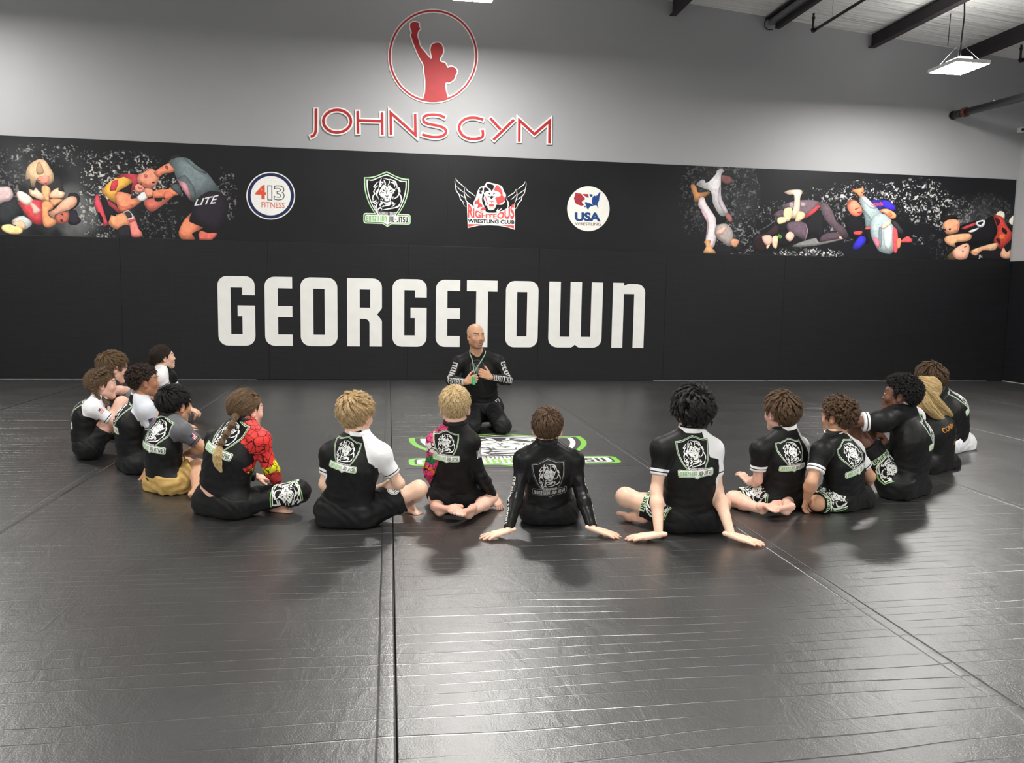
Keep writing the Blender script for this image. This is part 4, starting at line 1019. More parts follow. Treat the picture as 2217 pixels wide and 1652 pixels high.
# shield printed on the mats
MAT_MATLOGO = vinyl_mat('mat_logo_vinyl', (.0058, .0060, .0064), image=IMG_MAT)
xa, xb = fl(873, 1003)[0], fl(1362, 1003)[0]
ya, yb = fl(1115, 1012)[1], fl(1115, 938)[1]
def mat_uv(c): return np.stack([(c[:, 0]-xa)/(xb-xa), (c[:, 1]-ya)/(yb-ya)], 1)
nx, ny = 12, 12
g = [(xa+(xb-xa)*i/nx, ya+(yb-ya)*j/ny, .0012) for j in range(ny+1) for i in range(nx+1)]
me = mesh('mat_emblem', g, [(j*(nx+1)+i, j*(nx+1)+i+1, (j+1)*(nx+1)+i+1, (j+1)*(nx+1)+i) for j in range(ny) for i in range(nx)])
set_uv(me, mat_uv)
tag(link('mat_emblem', me, MAT_MATLOGO), 'lion shield emblem in white and green printed on the mat before the kneeling man', 'emblem')
# ------------------------------------------------------------------ figures: one blended surface per body, meshed from a distance field
def V3(*a): return np.array(a, float)
def unit(v): return np.asarray(v, float)/(np.linalg.norm(v)+1e-12)
def cone(a, b, ra, rb, k=.02, flat=None, clip=None):
    return dict(t='c', a=np.asarray(a, float), b=np.asarray(b, float), ra=ra, rb=rb, k=k, flat=flat, clip=clip)
def ball(c, r, k=.02): return dict(t='e', c=np.asarray(c, float), ax=np.eye(3), r=V3(r, r, r), k=k, clip=None)
def ellip(c, ax, r, k=.02, clip=None): return dict(t='e', c=np.asarray(c, float), ax=np.asarray(ax, float), r=np.asarray(r, float), k=k, clip=clip)
class Field:
    def __init__(s, prims, h, inflate=0.0, margin=.03, bounds=None):
        lo, hi = [], []
        for p in prims:
            if p.get('sub'): continue
            if p['t'] == 'c':
                r = max(p['ra'], p['rb'])+inflate; lo.append(np.minimum(p['a'], p['b'])-r); hi.append(np.maximum(p['a'], p['b'])+r)
            else:
                e = np.sqrt(((p['ax']*(p['r']+inflate)[:, None])**2).sum(0)); lo.append(p['c']-e); hi.append(p['c']+e)
        lo = np.min(lo, 0)-margin; hi = np.max(hi, 0)+margin
        if bounds is not None: lo = np.maximum(lo, bounds[0]); hi = np.minimum(hi, bounds[1])
        s.lo, s.h = lo, h
        s.n = np.maximum(((hi-lo)/h).astype(int)+2, 3)
        s.d = np.full(s.n, .05, np.float32)
        s.ax = [(lo[i]+h*np.arange(s.n[i])).astype(np.float32) for i in range(3)]
        for p in prims: s.add(p, inflate)
    def window(s, lo, hi):
        i0 = np.clip(np.floor((lo-s.lo)/s.h).astype(int), 0, s.n); i1 = np.clip(np.ceil((hi-s.lo)/s.h).astype(int)+1, 0, s.n)
        return tuple(slice(a, b) for a, b in zip(i0, i1))
    def pts(s, sl):
        return s.ax[0][sl[0]][:, None, None], s.ax[1][sl[1]][None, :, None], s.ax[2][sl[2]][None, None, :]
    def add(s, p, inf=0.0):
        k = p['k']
        if p['t'] == 'c':
            a, b = p['a'], p['b']; ra, rb = p['ra']+inf, p['rb']+inf
            r = max(ra, rb)+k+.02
            sl = s.window(np.minimum(a, b)-r, np.maximum(a, b)+r)
            X, Y, Z = s.pts(sl)
            if 0 in (X.size, Y.size, Z.size): return
            px, py, pz = X-a[0], Y-a[1], Z-a[2]
            ab = b-a; L2 = float(ab@ab)+1e-12
            t = np.clip((px*ab[0]+py*ab[1]+pz*ab[2])/L2, 0, 1)
            qx, qy, qz = px-t*ab[0], py-t*ab[1], pz-t*ab[2]
            q2 = qx*qx+qy*qy+qz*qz
            if p['flat'] is not None:
                f, m = p['flat']; c = qx*f[0]+qy*f[1]+qz*f[2]
                q2 = q2+c*c*(m*m-1)
            d = np.sqrt(q2)-(ra+(rb-ra)*t)
        else:
            c, ax, rr = p['c'], p['ax'], p['r']+inf
            e = np.sqrt(((ax*rr[:, None])**2).sum(0))+k+.02
            sl = s.window(c-e, c+e)
            X, Y, Z = s.pts(sl)
            if 0 in (X.size, Y.size, Z.size): return
            px, py, pz = X-c[0], Y-c[1], Z-c[2]
            g = 0; g2 = 0
            for i in range(3):
                u = px*ax[i, 0]+py*ax[i, 1]+pz*ax[i, 2]
                g = g+(u/rr[i])**2; g2 = g2+(u/rr[i]**2)**2
            g = np.sqrt(g); d = g*(g-1)/np.maximum(np.sqrt(g2), 1e-6)
        if p.get('clip'):
            for (c0, n0, s0) in p['clip']:
                d = np.maximum(d, ((X-c0[0])*n0[0]+(Y-c0[1])*n0[1]+(Z-c0[2])*n0[2])*s0)
        D = s.d[sl]
        if p.get('sub'):
            hh = np.maximum(k-np.abs(D+d), 0)/k; s.d[sl] = np.maximum(D, -d)+hh*hh*k*.25
        else:
            hh = np.maximum(k-np.abs(D-d), 0)/k; s.d[sl] = np.minimum(D, d)-hh*hh*k*.25
    def cut(s, c, n):                      # remove what lies on the side the normal points to
        X, Y, Z = s.pts((slice(None),)*3)
        s.d = np.maximum(s.d, ((X-c[0])*n[0]+(Y-c[1])*n[1]+(Z-c[2])*n[2]).astype(np.float32))
    def floor_cut(s):
        if s.lo[2] < .002: s.cut(V3(0, 0, .002), V3(0, 0, -1))
        return s
    def surface(s):
        d = s.d; sg = d < 0
        c = np.zeros(tuple(np.array(d.shape)-1), np.int8)
        for i in (0, 1):
            for j in (0, 1):
                for k in (0, 1): c += sg[i:d.shape[0]-1+i, j:d.shape[1]-1+j, k:d.shape[2]-1+k]
        act = (c > 0) & (c < 8)
        I = np.argwhere(act); n = len(I)
        idx = np.full(c.shape, -1, np.int32); idx[act] = np.arange(n)
        corner = np.array([(i, j, k) for i in (0, 1) for j in (0, 1) for k in (0, 1)])
        val = np.stack([d[I[:, 0]+a, I[:, 1]+b, I[:, 2]+e] for a, b, e in corner], 1)
        acc = np.zeros((n, 3)); cnt = np.zeros(n)
        for a in range(8):
            for b in range(a+1, 8):
                if np.abs(corner[a]-corner[b]).sum() != 1: continue
                va, vb = val[:, a], val[:, b]; m = (va < 0) != (vb < 0)
                t = va[m]/(va[m]-vb[m])
                acc[m] += corner[a]+t[:, None]*(corner[b]-corner[a]); cnt[m] += 1
        V = s.lo+s.h*(I+acc/np.maximum(cnt, 1)[:, None])
        F = []
        for ax in range(3):
            o = [0, 0, 0]; o[ax] = 1
            s0 = sg[:d.shape[0]-o[0], :d.shape[1]-o[1], :d.shape[2]-o[2]]; s1 = sg[o[0]:, o[1]:, o[2]:]
            E = np.argwhere(s0 != s1)
            b, cax = (ax+1) % 3, (ax+2) % 3
            ok = (E[:, b] > 0) & (E[:, cax] > 0) & (E[:, b] < d.shape[b]-1) & (E[:, cax] < d.shape[cax]-1)
            E = E[ok]; fl_ = s0[E[:, 0], E[:, 1], E[:, 2]]
            q = []
            for db, dc in ((0, 0), (1, 0), (1, 1), (0, 1)):
                J_ = E.copy(); J_[:, b] -= 1-db; J_[:, cax] -= 1-dc; q.append(idx[J_[:, 0], J_[:, 1], J_[:, 2]])
            q = np.stack(q, 1); q[~fl_] = q[~fl_][:, ::-1]; F.append(q)
        F = np.concatenate(F); F = F[(F >= 0).all(1)]
        return V, F
def keep_faces(V, F, test):
    m = test(V[F].mean(1)); F = F[m]; used = np.unique(F); r = np.full(len(V), -1); r[used] = np.arange(len(used))
    return V[used], r[F].astype(np.int32)
def merge(parts):
    V, F, b = [], [], 0
    for v, f in parts: V.append(v); F.append(f+b); b += len(v)
    return np.concatenate(V), np.concatenate(F).astype(np.int32)
def vnormals(V, F):
    n = np.zeros_like(V); a = np.cross(V[F[:, 2]]-V[F[:, 0]], V[F[:, 3]]-V[F[:, 1]])
    for k in range(4): np.add.at(n, F[:, k], a)
    return n/(np.linalg.norm(n, axis=1)[:, None]+1e-12)
def relax(V, F, it=1, lam=.5):
    for _ in range(it):
        s = np.zeros_like(V); c = np.zeros(len(V))
        for a, b in ((0, 1), (1, 2), (2, 3), (3, 0)):
            np.add.at(s, F[:, a], V[F[:, b]]); np.add.at(s, F[:, b], V[F[:, a]]); np.add.at(c, F[:, a], 1); np.add.at(c, F[:, b], 1)
        V = V*(1-lam)+lam*s/np.maximum(c, 1)[:, None]
    return V
def fattr(me, name, vals):
    a = me.attributes.new(name, 'FLOAT', 'POINT'); a.data.foreach_set('value', np.asarray(vals, np.float32))
def vuv(me, name, U):
    uv = me.uv_layers.new(name=name); vi = np.zeros(len(me.loops), np.int32); me.loops.foreach_get('vertex_index', vi)
    uv.data.foreach_set('uv', U[vi].astype(np.float32).ravel())
# ---- hands and feet
def hand_prims(W, f, back, thumb, L, curl=(.15, .15, .15, .15), spread=.12, thumb_out=.8, thumb_in=0.0, elbow=None):
    """W wrist, f towards the fingers, back = back of the hand, thumb = +1/-1 for the side (x = f x back)"""
    f = unit(f); z = unit(np.asarray(back, float)-f*np.dot(back, f)); x = np.cross(f, z)*thumb
    g = lambda p: W+L*(x*p[0]+f*p[1]+z*p[2])
    P = []
    for i, (xi, yb) in enumerate(((.165, .50), (.055, .52), (-.055, .50), (-.150, .46))):
        P.append(cone(g((xi*.55, .02, 0)), g((xi, yb-.03, .01-.012*abs(i-1))), .078*L, .066*L, .05*L))
    P.append(cone(g((-.04, -.16, 0)), g((0, .06, 0)), .10*L, .10*L, .06*L, (z, 1.35)))
    P.append(ellip(g((.13, .20, -.04)), [x, f, z], V3(.09, .16, .08)*L, .05*L))
    for i, (xi, yb, ln) in enumerate(((.165, .49, .42), (.055, .51, .47), (-.055, .49, .43), (-.150, .44, .34))):
        p = g((xi, yb, .0)); a = 0.0; sp = spread*(1.5-i)/1.5
        for q, (fr, r0, r1) in enumerate(((.46, .056, .049), (.31, .050, .045), (.23, .045, .034))):
            a += curl[i]*(1.0 if q == 0 else 1.15)
            dr = math.cos(a)*(f*math.cos(sp)+x*math.sin(sp))-z*math.sin(a)
            e = p+dr*ln*fr*L
            P.append(cone(p, e, r0*L, r1*L, .016*L if q else .035*L)); p = e
    p = g((.12, .10, -.03)); d = unit(x*math.sin(thumb_out)+f*math.cos(thumb_out)-z*.25)
    for q, (ln, r0, r1) in enumerate(((.20, .075, .062), (.17, .060, .052), (.13, .052, .038))):
        e = p+d*ln*L; P.append(cone(p, e, r0*L, r1*L, .035*L if q == 0 else .018*L)); p = e
        d = unit(d+f*.28-z*thumb_in)
    if elbow is not None: P.append(cone(W+(elbow-W)*.35, W, .125*L+.004, .105*L, .05*L))
    return P
def foot_prims(A, f, up, big, L, knee=None):
    """A ankle, f towards the toes, up = instep side; big = +1 when the big toe lies on the f x up side"""
    f = unit(f); z = unit(np.asarray(up, float)-f*np.dot(up, f)); x = np.cross(f, z)*big
    g = lambda p: A+L*(x*p[0]+f*p[1]+z*p[2])
    P = [ball(g((0, -.16, -.15)), .118*L, .08*L), cone(g((0, 0, 0)), g((0, -.10, -.12)), .12*L, .12*L, .08*L), cone(g((0, 0, -.02)), g((.02, .36, -.19)), .13*L, .085*L, .08*L),
         cone(g((-.04, -.08, -.2)), g((-.06, .40, -.215)), .085*L, .07*L, .08*L), ellip(g((.0, .42, -.21)), [x, f, z], V3(.185, .13, .075)*L, .06*L)]
    for xi, y0, y1, r in ((.125, .50, .68, .062), (.03, .50, .665, .040), (-.045, .49, .63, .037), (-.105, .46, .59, .034), (-.16, .42, .53, .032)):
        P.append(cone(g((xi, y0-.06, -.215)), g((xi, y1-.06, -.225)), r*L, r*L*.95, .022*L)); P.append(ball(g((xi, y1-.05, -.228)), r*L*1.06, .012*L))
    if knee is not None: P.append(cone(A, A+(knee-A)*.3, .122*L, .15*L, .06*L))
    return P
# ---- heads (adult metres, scaled): x right, y towards the face, z up
def head_prims(C, R, s, child=True, nose=1.0, open_mouth=0.0):
    g = lambda x, y, z: C+s*(R[0]*x+R[1]*y+R[2]*z)
    e = lambda c, r, k=.02: ellip(g(*c), R, V3(*r)*s, k*s)
    c = lambda a, b, ra, rb, k=.02: cone(g(*a), g(*b), ra*s, rb*s, k*s)
    jw = .92 if child else 1.0
    P = [e((0, -.018, .045), (.076, .096, .080), .02), e((0, .030, .0), (.066, .066, .088), .03), e((0, .036, -.045), (.052*jw, .052, .055), .03),
         c((-.046*jw, .0, -.055), (0, .066, -.092), .022, .020, .03), c((.046*jw, .0, -.055), (0, .066, -.092), .022, .020, .03), e((0, .072, -.094), (.020, .016, .015), .02),
         c((-.030, .080, .030), (.030, .080, .030), .014, .014, .018), e((.040, .062, -.022), (.024, .022, .022), .02), e((-.040, .062, -.022), (.024, .022, .022), .02)]
    for sx in (-1, 1):
        q = e((sx*.031, .100, .012), (.018, .014, .012), .012); q['sub'] = True; P.append(q)
        P.append(e((sx*.031, .078, .011), (.0150, .0120, .0120), .004))
        P.append(c((sx*.017, .091, .019), (sx*.046, .082, .017), .0042, .0042, .006)); P.append(c((sx*.018, .090, .003), (sx*.045, .083, .003), .0034, .0034, .006))
    P += [c((0, .090, .018), (0, .110*(.5+.5*nose), -.020), .0085, .0105*nose, .012), e((0, .108*(.5+.5*nose), -.022), (.012, .012, .010), .008), e((.012, .098, -.027), (.009, .010, .008), .006), e((-.012, .098, -.027), (.009, .010, .008), .006),
          c((-.020, .086, -.052), (0, .098, -.050), .0048, .0066, .007), c((.020, .086, -.052), (0, .098, -.050), .0048, .0066, .007), c((-.017, .086, -.064-open_mouth), (.017, .086, -.064-open_mouth), .0055, .0055, .010), e((0, .096, -.0655-open_mouth), (.016, .008, .0065), .008)]
    q = c((-.018, .101, -.0575-open_mouth*.5), (.018, .101, -.0575-open_mouth*.5), .0028+open_mouth*.4, .0028+open_mouth*.4, .004); q['sub'] = True; P.append(q)
    for sx in (-1, 1):          # ears
        b = R[0]*sx; tilt = unit(R[1]*-.45+b*.9); ear_ax = np.array([tilt, unit(np.cross(R[2], tilt)), R[2]])
        P.append(ellip(g(sx*.080, -.012, .0), ear_ax, V3(.009, .020, .033)*s, .008*s))
        P.append(ellip(g(sx*.078, -.006, -.026), ear_ax, V3(.008, .012, .012)*s, .008*s))
        q = ellip(g(sx*.0905, -.008, .002), ear_ax, V3(.006, .012, .022)*s, .004*s); q['sub'] = True; P.append(q)
    return P
def rot_frame(yaw, pitch=0, roll=0):
    """rows: right, face direction, up. yaw measured from +Y towards +X"""
    f = V3(math.sin(yaw)*math.cos(pitch), math.cos(yaw)*math.cos(pitch), math.sin(pitch)); r = V3(math.cos(yaw), -math.sin(yaw), 0); u = np.cross(r, f)
    return np.array([r*math.cos(roll)+u*math.sin(roll), f, u*math.cos(roll)-r*math.sin(roll)])
# ---- materials for figures
def skin_mat(name, col):
    m, nt, bs = new_mat(name)
    p = pos(nt); n = noise(nt, p, 35, 4)
    a = nt.nodes.new('ShaderNodeAttribute'); a.attribute_name = 'flush'
    b = nt.nodes.new('ShaderNodeAttribute'); b.attribute_name = 'brow'
    c = mix_col(nt, ramp(nt, n, (.35, .7, 0, 1)), col, (col[0]*1.0, col[1]*.86, col[2]*.80))
    c = mix_col(nt, a.outputs['Fac'], c, (col[0]*.80, col[1]*.45, col[2]*.42)); c = mix_col(nt, b.outputs['Fac'], c, (.03, .02, .015))
    nt.links.new(c, bs.inputs['Base Color'])
    bs.inputs['Roughness'].default_value = .48; bs.inputs['Specular IOR Level'].default_value = .4
    bs.inputs['Subsurface Weight'].default_value = .12; bs.inputs['Subsurface Radius'].default_value = (.01, .004, .002); bs.inputs['Subsurface Scale'].default_value = 1.0
    bump(nt, bs, noise(nt, p, 300, 2), .08, .001)
    return m
def attr(nt, name):
    a = nt.nodes.new('ShaderNodeAttribute'); a.attribute_name = name; return a.outputs['Fac']
def between(nt, v, lo, hi): return M_(nt, 'MULTIPLY', M_(nt, 'GREATER_THAN', v, lo), M_(nt, 'LESS_THAN', v, hi))
def pattern_col(nt, kind, u):
    """coloured sleeve prints"""
    p = pos(nt); vo = nt.nodes.new('ShaderNodeTexVoronoi'); vo.feature = 'DISTANCE_TO_EDGE'; vo.inputs['Scale'].default_value = 26
    nz = nt.nodes.new('ShaderNodeTexNoise'); nz.inputs['Scale'].default_value = 14; nt.links.new(p, nz.inputs['Vector'])
    mx = nt.nodes.new('ShaderNodeVectorMath'); mx.operation = 'MULTIPLY_ADD'; mx.inputs[1].default_value = (.05,)*3; nt.links.new(nz.outputs['Color'], mx.inputs[0]); nt.links.new(p, mx.inputs[2])
    nt.links.new(mx.outputs[0], vo.inputs['Vector'])
    line = M_(nt, 'LESS_THAN', vo.outputs['Distance'], .045)
    wav = M_(nt, 'ADD', u, M_(nt, 'MULTIPLY', nz.outputs['Fac'], .10))
    if kind == 'red':
        c = mix_col(nt, between(nt, wav, .19, .255), (.70, .045, .04), (.72, .72, .02)); c = mix_col(nt, M_(nt, 'MULTIPLY', line, M_(nt, 'LESS_THAN', u, 9)), c, (.05, .008, .008))
    else:
        c = mix_col(nt, between(nt, wav, .05, .11), (.62, .05, .17), (.75, .75, .72)); c = mix_col(nt, between(nt, wav, .13, .165), c, (.02, .16, .06)); c = mix_col(nt, between(nt, wav, .19, .215), c, (.62, .14, .02)); c = mix_col(nt, line, c, (.02, .012, .014))
    return c
def cloth_mat(name, base, sl=None, sr=None, cuff=None, img=None, img2=None, rough=.55, seam=True, sheen=.0, weave=0.0):
    m, nt, bs = new_mat(name)
    p = pos(nt)
    c = mix_col(nt, ramp(nt, noise(nt, p, 22, 4), (.35, .7, 0, 1)), base, tuple(min(1, x*1.25+.002) for x in base))
    if sl is not None or sr is not None or cuff is not None:
        for side, col in (('L', sl), ('R', sr)):
            rg, cu = attr(nt, 'rag'+side), attr(nt, 'cuff'+side)
            inside = M_(nt, 'GREATER_THAN', rg, 0.0)
            if col is not None:
                cc = pattern_col(nt, col, cu) if isinstance(col, str) else col
                c = mix_col(nt, inside, c, cc)
            if cuff is not None:
                cf = attr(nt, 'cuffe'+side)
                w = M_(nt, 'MULTIPLY', inside, M_(nt, 'LESS_THAN', cf, .034)); c = mix_col(nt, w, c, cuff)
                w = M_(nt, 'MULTIPLY', inside, between(nt, cf, .014, .020)); c = mix_col(nt, w, c, (.012, .012, .013))
            if seam:
                ln = M_(nt, 'LESS_THAN', M_(nt, 'ABSOLUTE', rg), .0016); c = mix_col(nt, M_(nt, 'MULTIPLY', ln, .8), c, (.006, .006, .007))
    for k, im_ in (('print', img), ('print2', img2)):
        if im_ is None: continue
        uv = nt.nodes.new('ShaderNodeUVMap'); uv.uv_map = k
        im = nt.nodes.new('ShaderNodeTexImage'); im.image = im_; im.extension = 'CLIP'; nt.links.new(uv.outputs[0], im.inputs[0])
        c = mix_col(nt, M_(nt, 'MULTIPLY', im.outputs['Alpha'], M_(nt, 'GREATER_THAN', attr(nt, k+'_mask'), .5)), c, im.outputs['Color'])
    nt.links.new(c, bs.inputs['Base Color'])
    bs.inputs['Roughness'].default_value = rough; bs.inputs['Specular IOR Level'].default_value = .20
    if sheen: bs.inputs['Sheen Weight'].default_value = sheen
    b = bump(nt, bs, noise(nt, mapping(nt, p, (1, 1, 1.6)), 28, 3, .55), .35, .006)
    bump(nt, bs, noise(nt, p, 420, 2), .10, .001, b)
    return m
CAPS = {}
def hair_mat(name, col, col2):
    m, nt, bs = new_mat(name)
    hi = nt.nodes.new('ShaderNodeHairInfo'); p = pos(nt)
    f = M_(nt, 'ADD', M_(nt, 'MULTIPLY', hi.outputs['Random'], .6), M_(nt, 'MULTIPLY', noise(nt, p, 30, 3), .4))
    c = mix_col(nt, ramp(nt, f, (.25, .75, 0, 1)), col, col2)
    nt.links.new(mix_col(nt, M_(nt, 'MULTIPLY', M_(nt, 'SUBTRACT', 1.0, hi.outputs['Intercept']), .45), c, tuple(x*.5 for x in col)), bs.inputs['Base Color'])
    bs.inputs['Roughness'].default_value = .46; bs.inputs['Specular IOR Level'].default_value = .35
    m2, nt, bs = new_mat(name+'_undercoat'); p = pos(nt)
    nt.links.new(mix_col(nt, noise(nt, p, 90, 3), tuple(x*.55 for x in col), col), bs.inputs['Base Color'])
    bs.inputs['Roughness'].default_value = .9; bs.inputs['Specular IOR Level'].default_value = .05
    bump(nt, bs, noise(nt, p, 120, 3), .8, .006)
    CAPS[name] = m2
    return m
def strands(name, pts, rad, mat, parent):
    """pts (n, k, 3), rad (k,) or (n, k) -> hair curves"""
    pts = np.asarray(pts, np.float32); n, k = pts.shape[:2]
    hc = bpy.data.hair_curves.new(name); hc.add_curves([k]*n)
    hc.attributes['position'].data.foreach_set('vector', pts.ravel())
    a = hc.attributes.get('radius') or hc.attributes.new('radius', 'FLOAT', 'POINT')
    a.data.foreach_set('value', np.broadcast_to(np.asarray(rad, np.float32), (n, k)).ravel().copy())
    hc.materials.append(mat)
    o = bpy.data.objects.new(name, hc); SC.collection.objects.link(o); o.parent = parent
    o.matrix_parent_inverse = Matrix.Translation(-world_loc(parent)); o['kind'] = 'stuff'
    return o
# ------------------------------------------------------------------ one person from joints
MAT_EYE = plain('eye_white', (.72, .70, .67), .2, 0, .5, .02, 90)
MAT_IRIS = plain('dark_iris', (.035, .02, .012), .15, 0, .5, .1, 200)
HB_C, HB_R = V3(0, -.015, .036), V3(.0815, .1025, .0925)
def hairline(y, nape):
    return np.interp(y, [-.11, -.07, -.052, -.036, -.02, .002, .014, .022, .034, .055, .09], [nape, nape, nape+.014, -.018, .020, .030, -.012, -.016, .028, .060, .066])
def make_hair(root, C, R, s, st, name='hair'):
    """cap mesh plus combed strands; st: dict(mat, thick, length, n, nape, style)"""
    rng = np.random.RandomState(st.get('seed', 3)); nape = st.get('nape', -.060); th0, fr0 = st.get('thick', .014), st.get('front', .0)
    W = lambda q: C+s*(q@R)
    nu, nv = 56, 36
    th = np.linspace(.02, math.pi*.80, nv); ph = np.linspace(0, 2*math.pi, nu, endpoint=False)
    D = np.stack([np.sin(th)[:, None]*np.cos(ph)[None], np.sin(th)[:, None]*np.sin(ph)[None], np.cos(th)[:, None]*np.ones(nu)[None]], -1).reshape(-1, 3)
    def thick(d):
        q = HB_C+HB_R*d; m = np.clip((q[:, 2]-hairline(q[:, 1]+fr0, nape))/.035, 0, 1); m = m*m*(3-2*m)
        top = np.clip((d[:, 2]+.15)/.8, 0, 1)
        lump = .25*np.sin(17*d[:, 0]+5*d[:, 1])*np.sin(13*d[:, 1]+4)*st.get('lump', .6)
        side = st.get('side', .45)
        return (.0015+th0*m*(side+(1-side)*top)*(1+lump)), q
    t, q = thick(D); nrm = D/HB_R; nrm /= np.linalg.norm(nrm, axis=1)[:, None]
    P = q+nrm*(t*st.get('cap', .70))[:, None]
    keep = (q[:, 2] > hairline(q[:, 1]+fr0, nape)-.004)
    F = []
    for i in range(nv-1):
        for j in range(nu):
            f = (i*nu+j, (i+1)*nu+j, (i+1)*nu+(j+1) % nu, i*nu+(j+1) % nu)
            if all(keep[k] for k in f): F.append(f)
    F.append(tuple(range(nu-1, -1, -1))[::-1])
    used = sorted({k for f in F for k in f}); rm = {k: i for i, k in enumerate(used)}
    me = mesh(name, W(P[used]), [tuple(rm[k] for k in f) for f in F], True)
    o = link(name, me, st['mat2'] if 'mat2' in st else CAPS[st['mat'].name], root)
    if st.get('label'): o['label'] = st['label']
    n, L, k = int(st.get('n', 2600)*1.35), st.get('length', .04), st.get('k', 6)
    if n == 0: return o
    def sample(m):
        out = []
        while len(out) < m:
            d = rng.randn(m*3, 3); d /= np.linalg.norm(d, axis=1)[:, None]; qq = HB_C+HB_R*d
            out += list(d[(qq[:, 2] > hairline(qq[:, 1]+fr0, nape)+.002)])
        return np.array(out[:m])
    wh = V3(*st.get('whorl', (.008, -.070, .098))); sw = st.get('swirl', .5); gr = st.get('grav', .5); comb = V3(*st.get('comb', (0, 0, 0)))
    M = st.get('guides', 420); gd = sample(M); gt, gq = thick(gd)
    G = np.zeros((M, k, 3)); cur = gq.copy(); G[:, 0] = cur
    Ls = L*rng.uniform(.65, 1.15, M)*np.clip(gt/th0*1.1, .22, 1) if st.get('fade', True) else L*rng.uniform(.8, 1.1, M)
    dirn = rng.randn(M, 3)*st.get('rand', .18)
    for i in range(1, k):
        lv = (cur-HB_C)/HB_R; nn = lv/HB_R; nn /= np.linalg.norm(nn, axis=1)[:, None]
        v = (V3(*st['gather'])-cur) if 'gather' in st else cur-wh; v -= nn*(v*nn).sum(1)[:, None]; v /= np.linalg.norm(v, axis=1)[:, None]+1e-6
        d = v+sw*np.cross(nn, v)+dirn+comb+V3(0, 0, -gr); d -= nn*(d*nn).sum(1)[:, None]*st.get('flat', .85)
        d += nn*st.get('lift', .35)*(1-i/k)
        d /= np.linalg.norm(d, axis=1)[:, None]
        cur = cur+d*(Ls/(k-1))[:, None]
        lv = (cur-HB_C)/HB_R; r = np.linalg.norm(lv, axis=1)
        need = 1+np.minimum(gt*(.78+.42*i/k), th0*1.25)/.09
        cur = np.where((r < need)[:, None], HB_C+HB_R*lv*(need/r)[:, None], cur)
        G[:, i] = cur
    rd = sample(n); rq = HB_C+HB_R*rd
    near = ((rq[:, None, :]-gq[None])**2).sum(2).argmin(1)
    tt = np.linspace(0, 1, k)
    S_ = G[near]+(rq-gq[near])[:, None, :]*(1-st.get('clump', .35)*tt**.8)[None, :, None]
    S_ += (rng.randn(n, 1, 3)*.0030*tt[None, :, None]**1.5+rng.randn(n, k, 3)*.0005)*st.get('frizz', 1)
    ca = st.get('curl', 0)
    if ca:
        kk = 14; ti = np.linspace(0, k-1, kk); i0 = np.minimum(ti.astype(int), k-2); fr = (ti-i0)[None, :, None]
        S_ = S_[:, i0]*(1-fr)+S_[:, i0+1]*fr; k = kk; tt = np.linspace(0, 1, k)
        pa = rng.rand(M)*6.28; ang = pa[near][:, None]+tt[None]*6.28*st.get('turns', 1.5)+rng.rand(n, 1)*.9
        e1 = np.cross(rd, V3(0, 0, 1)); e1 /= np.linalg.norm(e1, axis=1)[:, None]+1e-6; e2 = np.cross(rd, e1)
        S_ += ca*np.minimum(1, tt*3)[None, :, None]*(np.cos(ang)[..., None]*e1[:, None]+np.sin(ang)[..., None]*e2[:, None])
    rad = st.get('rad', .0009)*s*(1-.7*np.linspace(0, 1, k)**2)
    strands(name+'_strands', W(S_.reshape(-1, 3)).reshape(n, k, 3), rad, st['mat'], o)
    return o
def lock(root, name, path, rads, mat, n=260, rad=.0011, seed=1, core=.82, braid=0, label=None):
    """a gathered length of hair: solid core and strands along it"""
    P = smooth_open(np.array(path), 6); m = len(P); r = np.interp(np.linspace(0, 1, m), np.linspace(0, 1, len(rads)), rads)
    bm = bmesh.new(); add_tube(bm, P, list(r*core), 12); o = link(name, bm_mesh(name, bm, True), mat, root)
    if label: o['label'] = label
    rng = np.random.RandomState(seed); T = np.gradient(P, axis=0); T /= np.linalg.norm(T, axis=1)[:, None]
    a = np.cross(T, V3(.3, .9, .2)); a /= np.linalg.norm(a, axis=1)[:, None]; b = np.cross(T, a)
    ang = rng.rand(n)*6.28; rr = np.sqrt(rng.rand(n))*.25+.80; tw = rng.randn(n)*.25
    A = ang[:, None]+tw[:, None]*np.linspace(0, 1, m)[None]*3+braid*np.linspace(0, 1, m)[None]
    pts = P[None]+(r[None]*rr[:, None])[..., None]*(np.cos(A)[..., None]*a[None]+np.sin(A)[..., None]*b[None])+rng.randn(n, m, 3)*.0012
    strands(name+'_strands', pts, rad*(1-.5*np.linspace(0, 1, m)**3), mat, o)
    return o
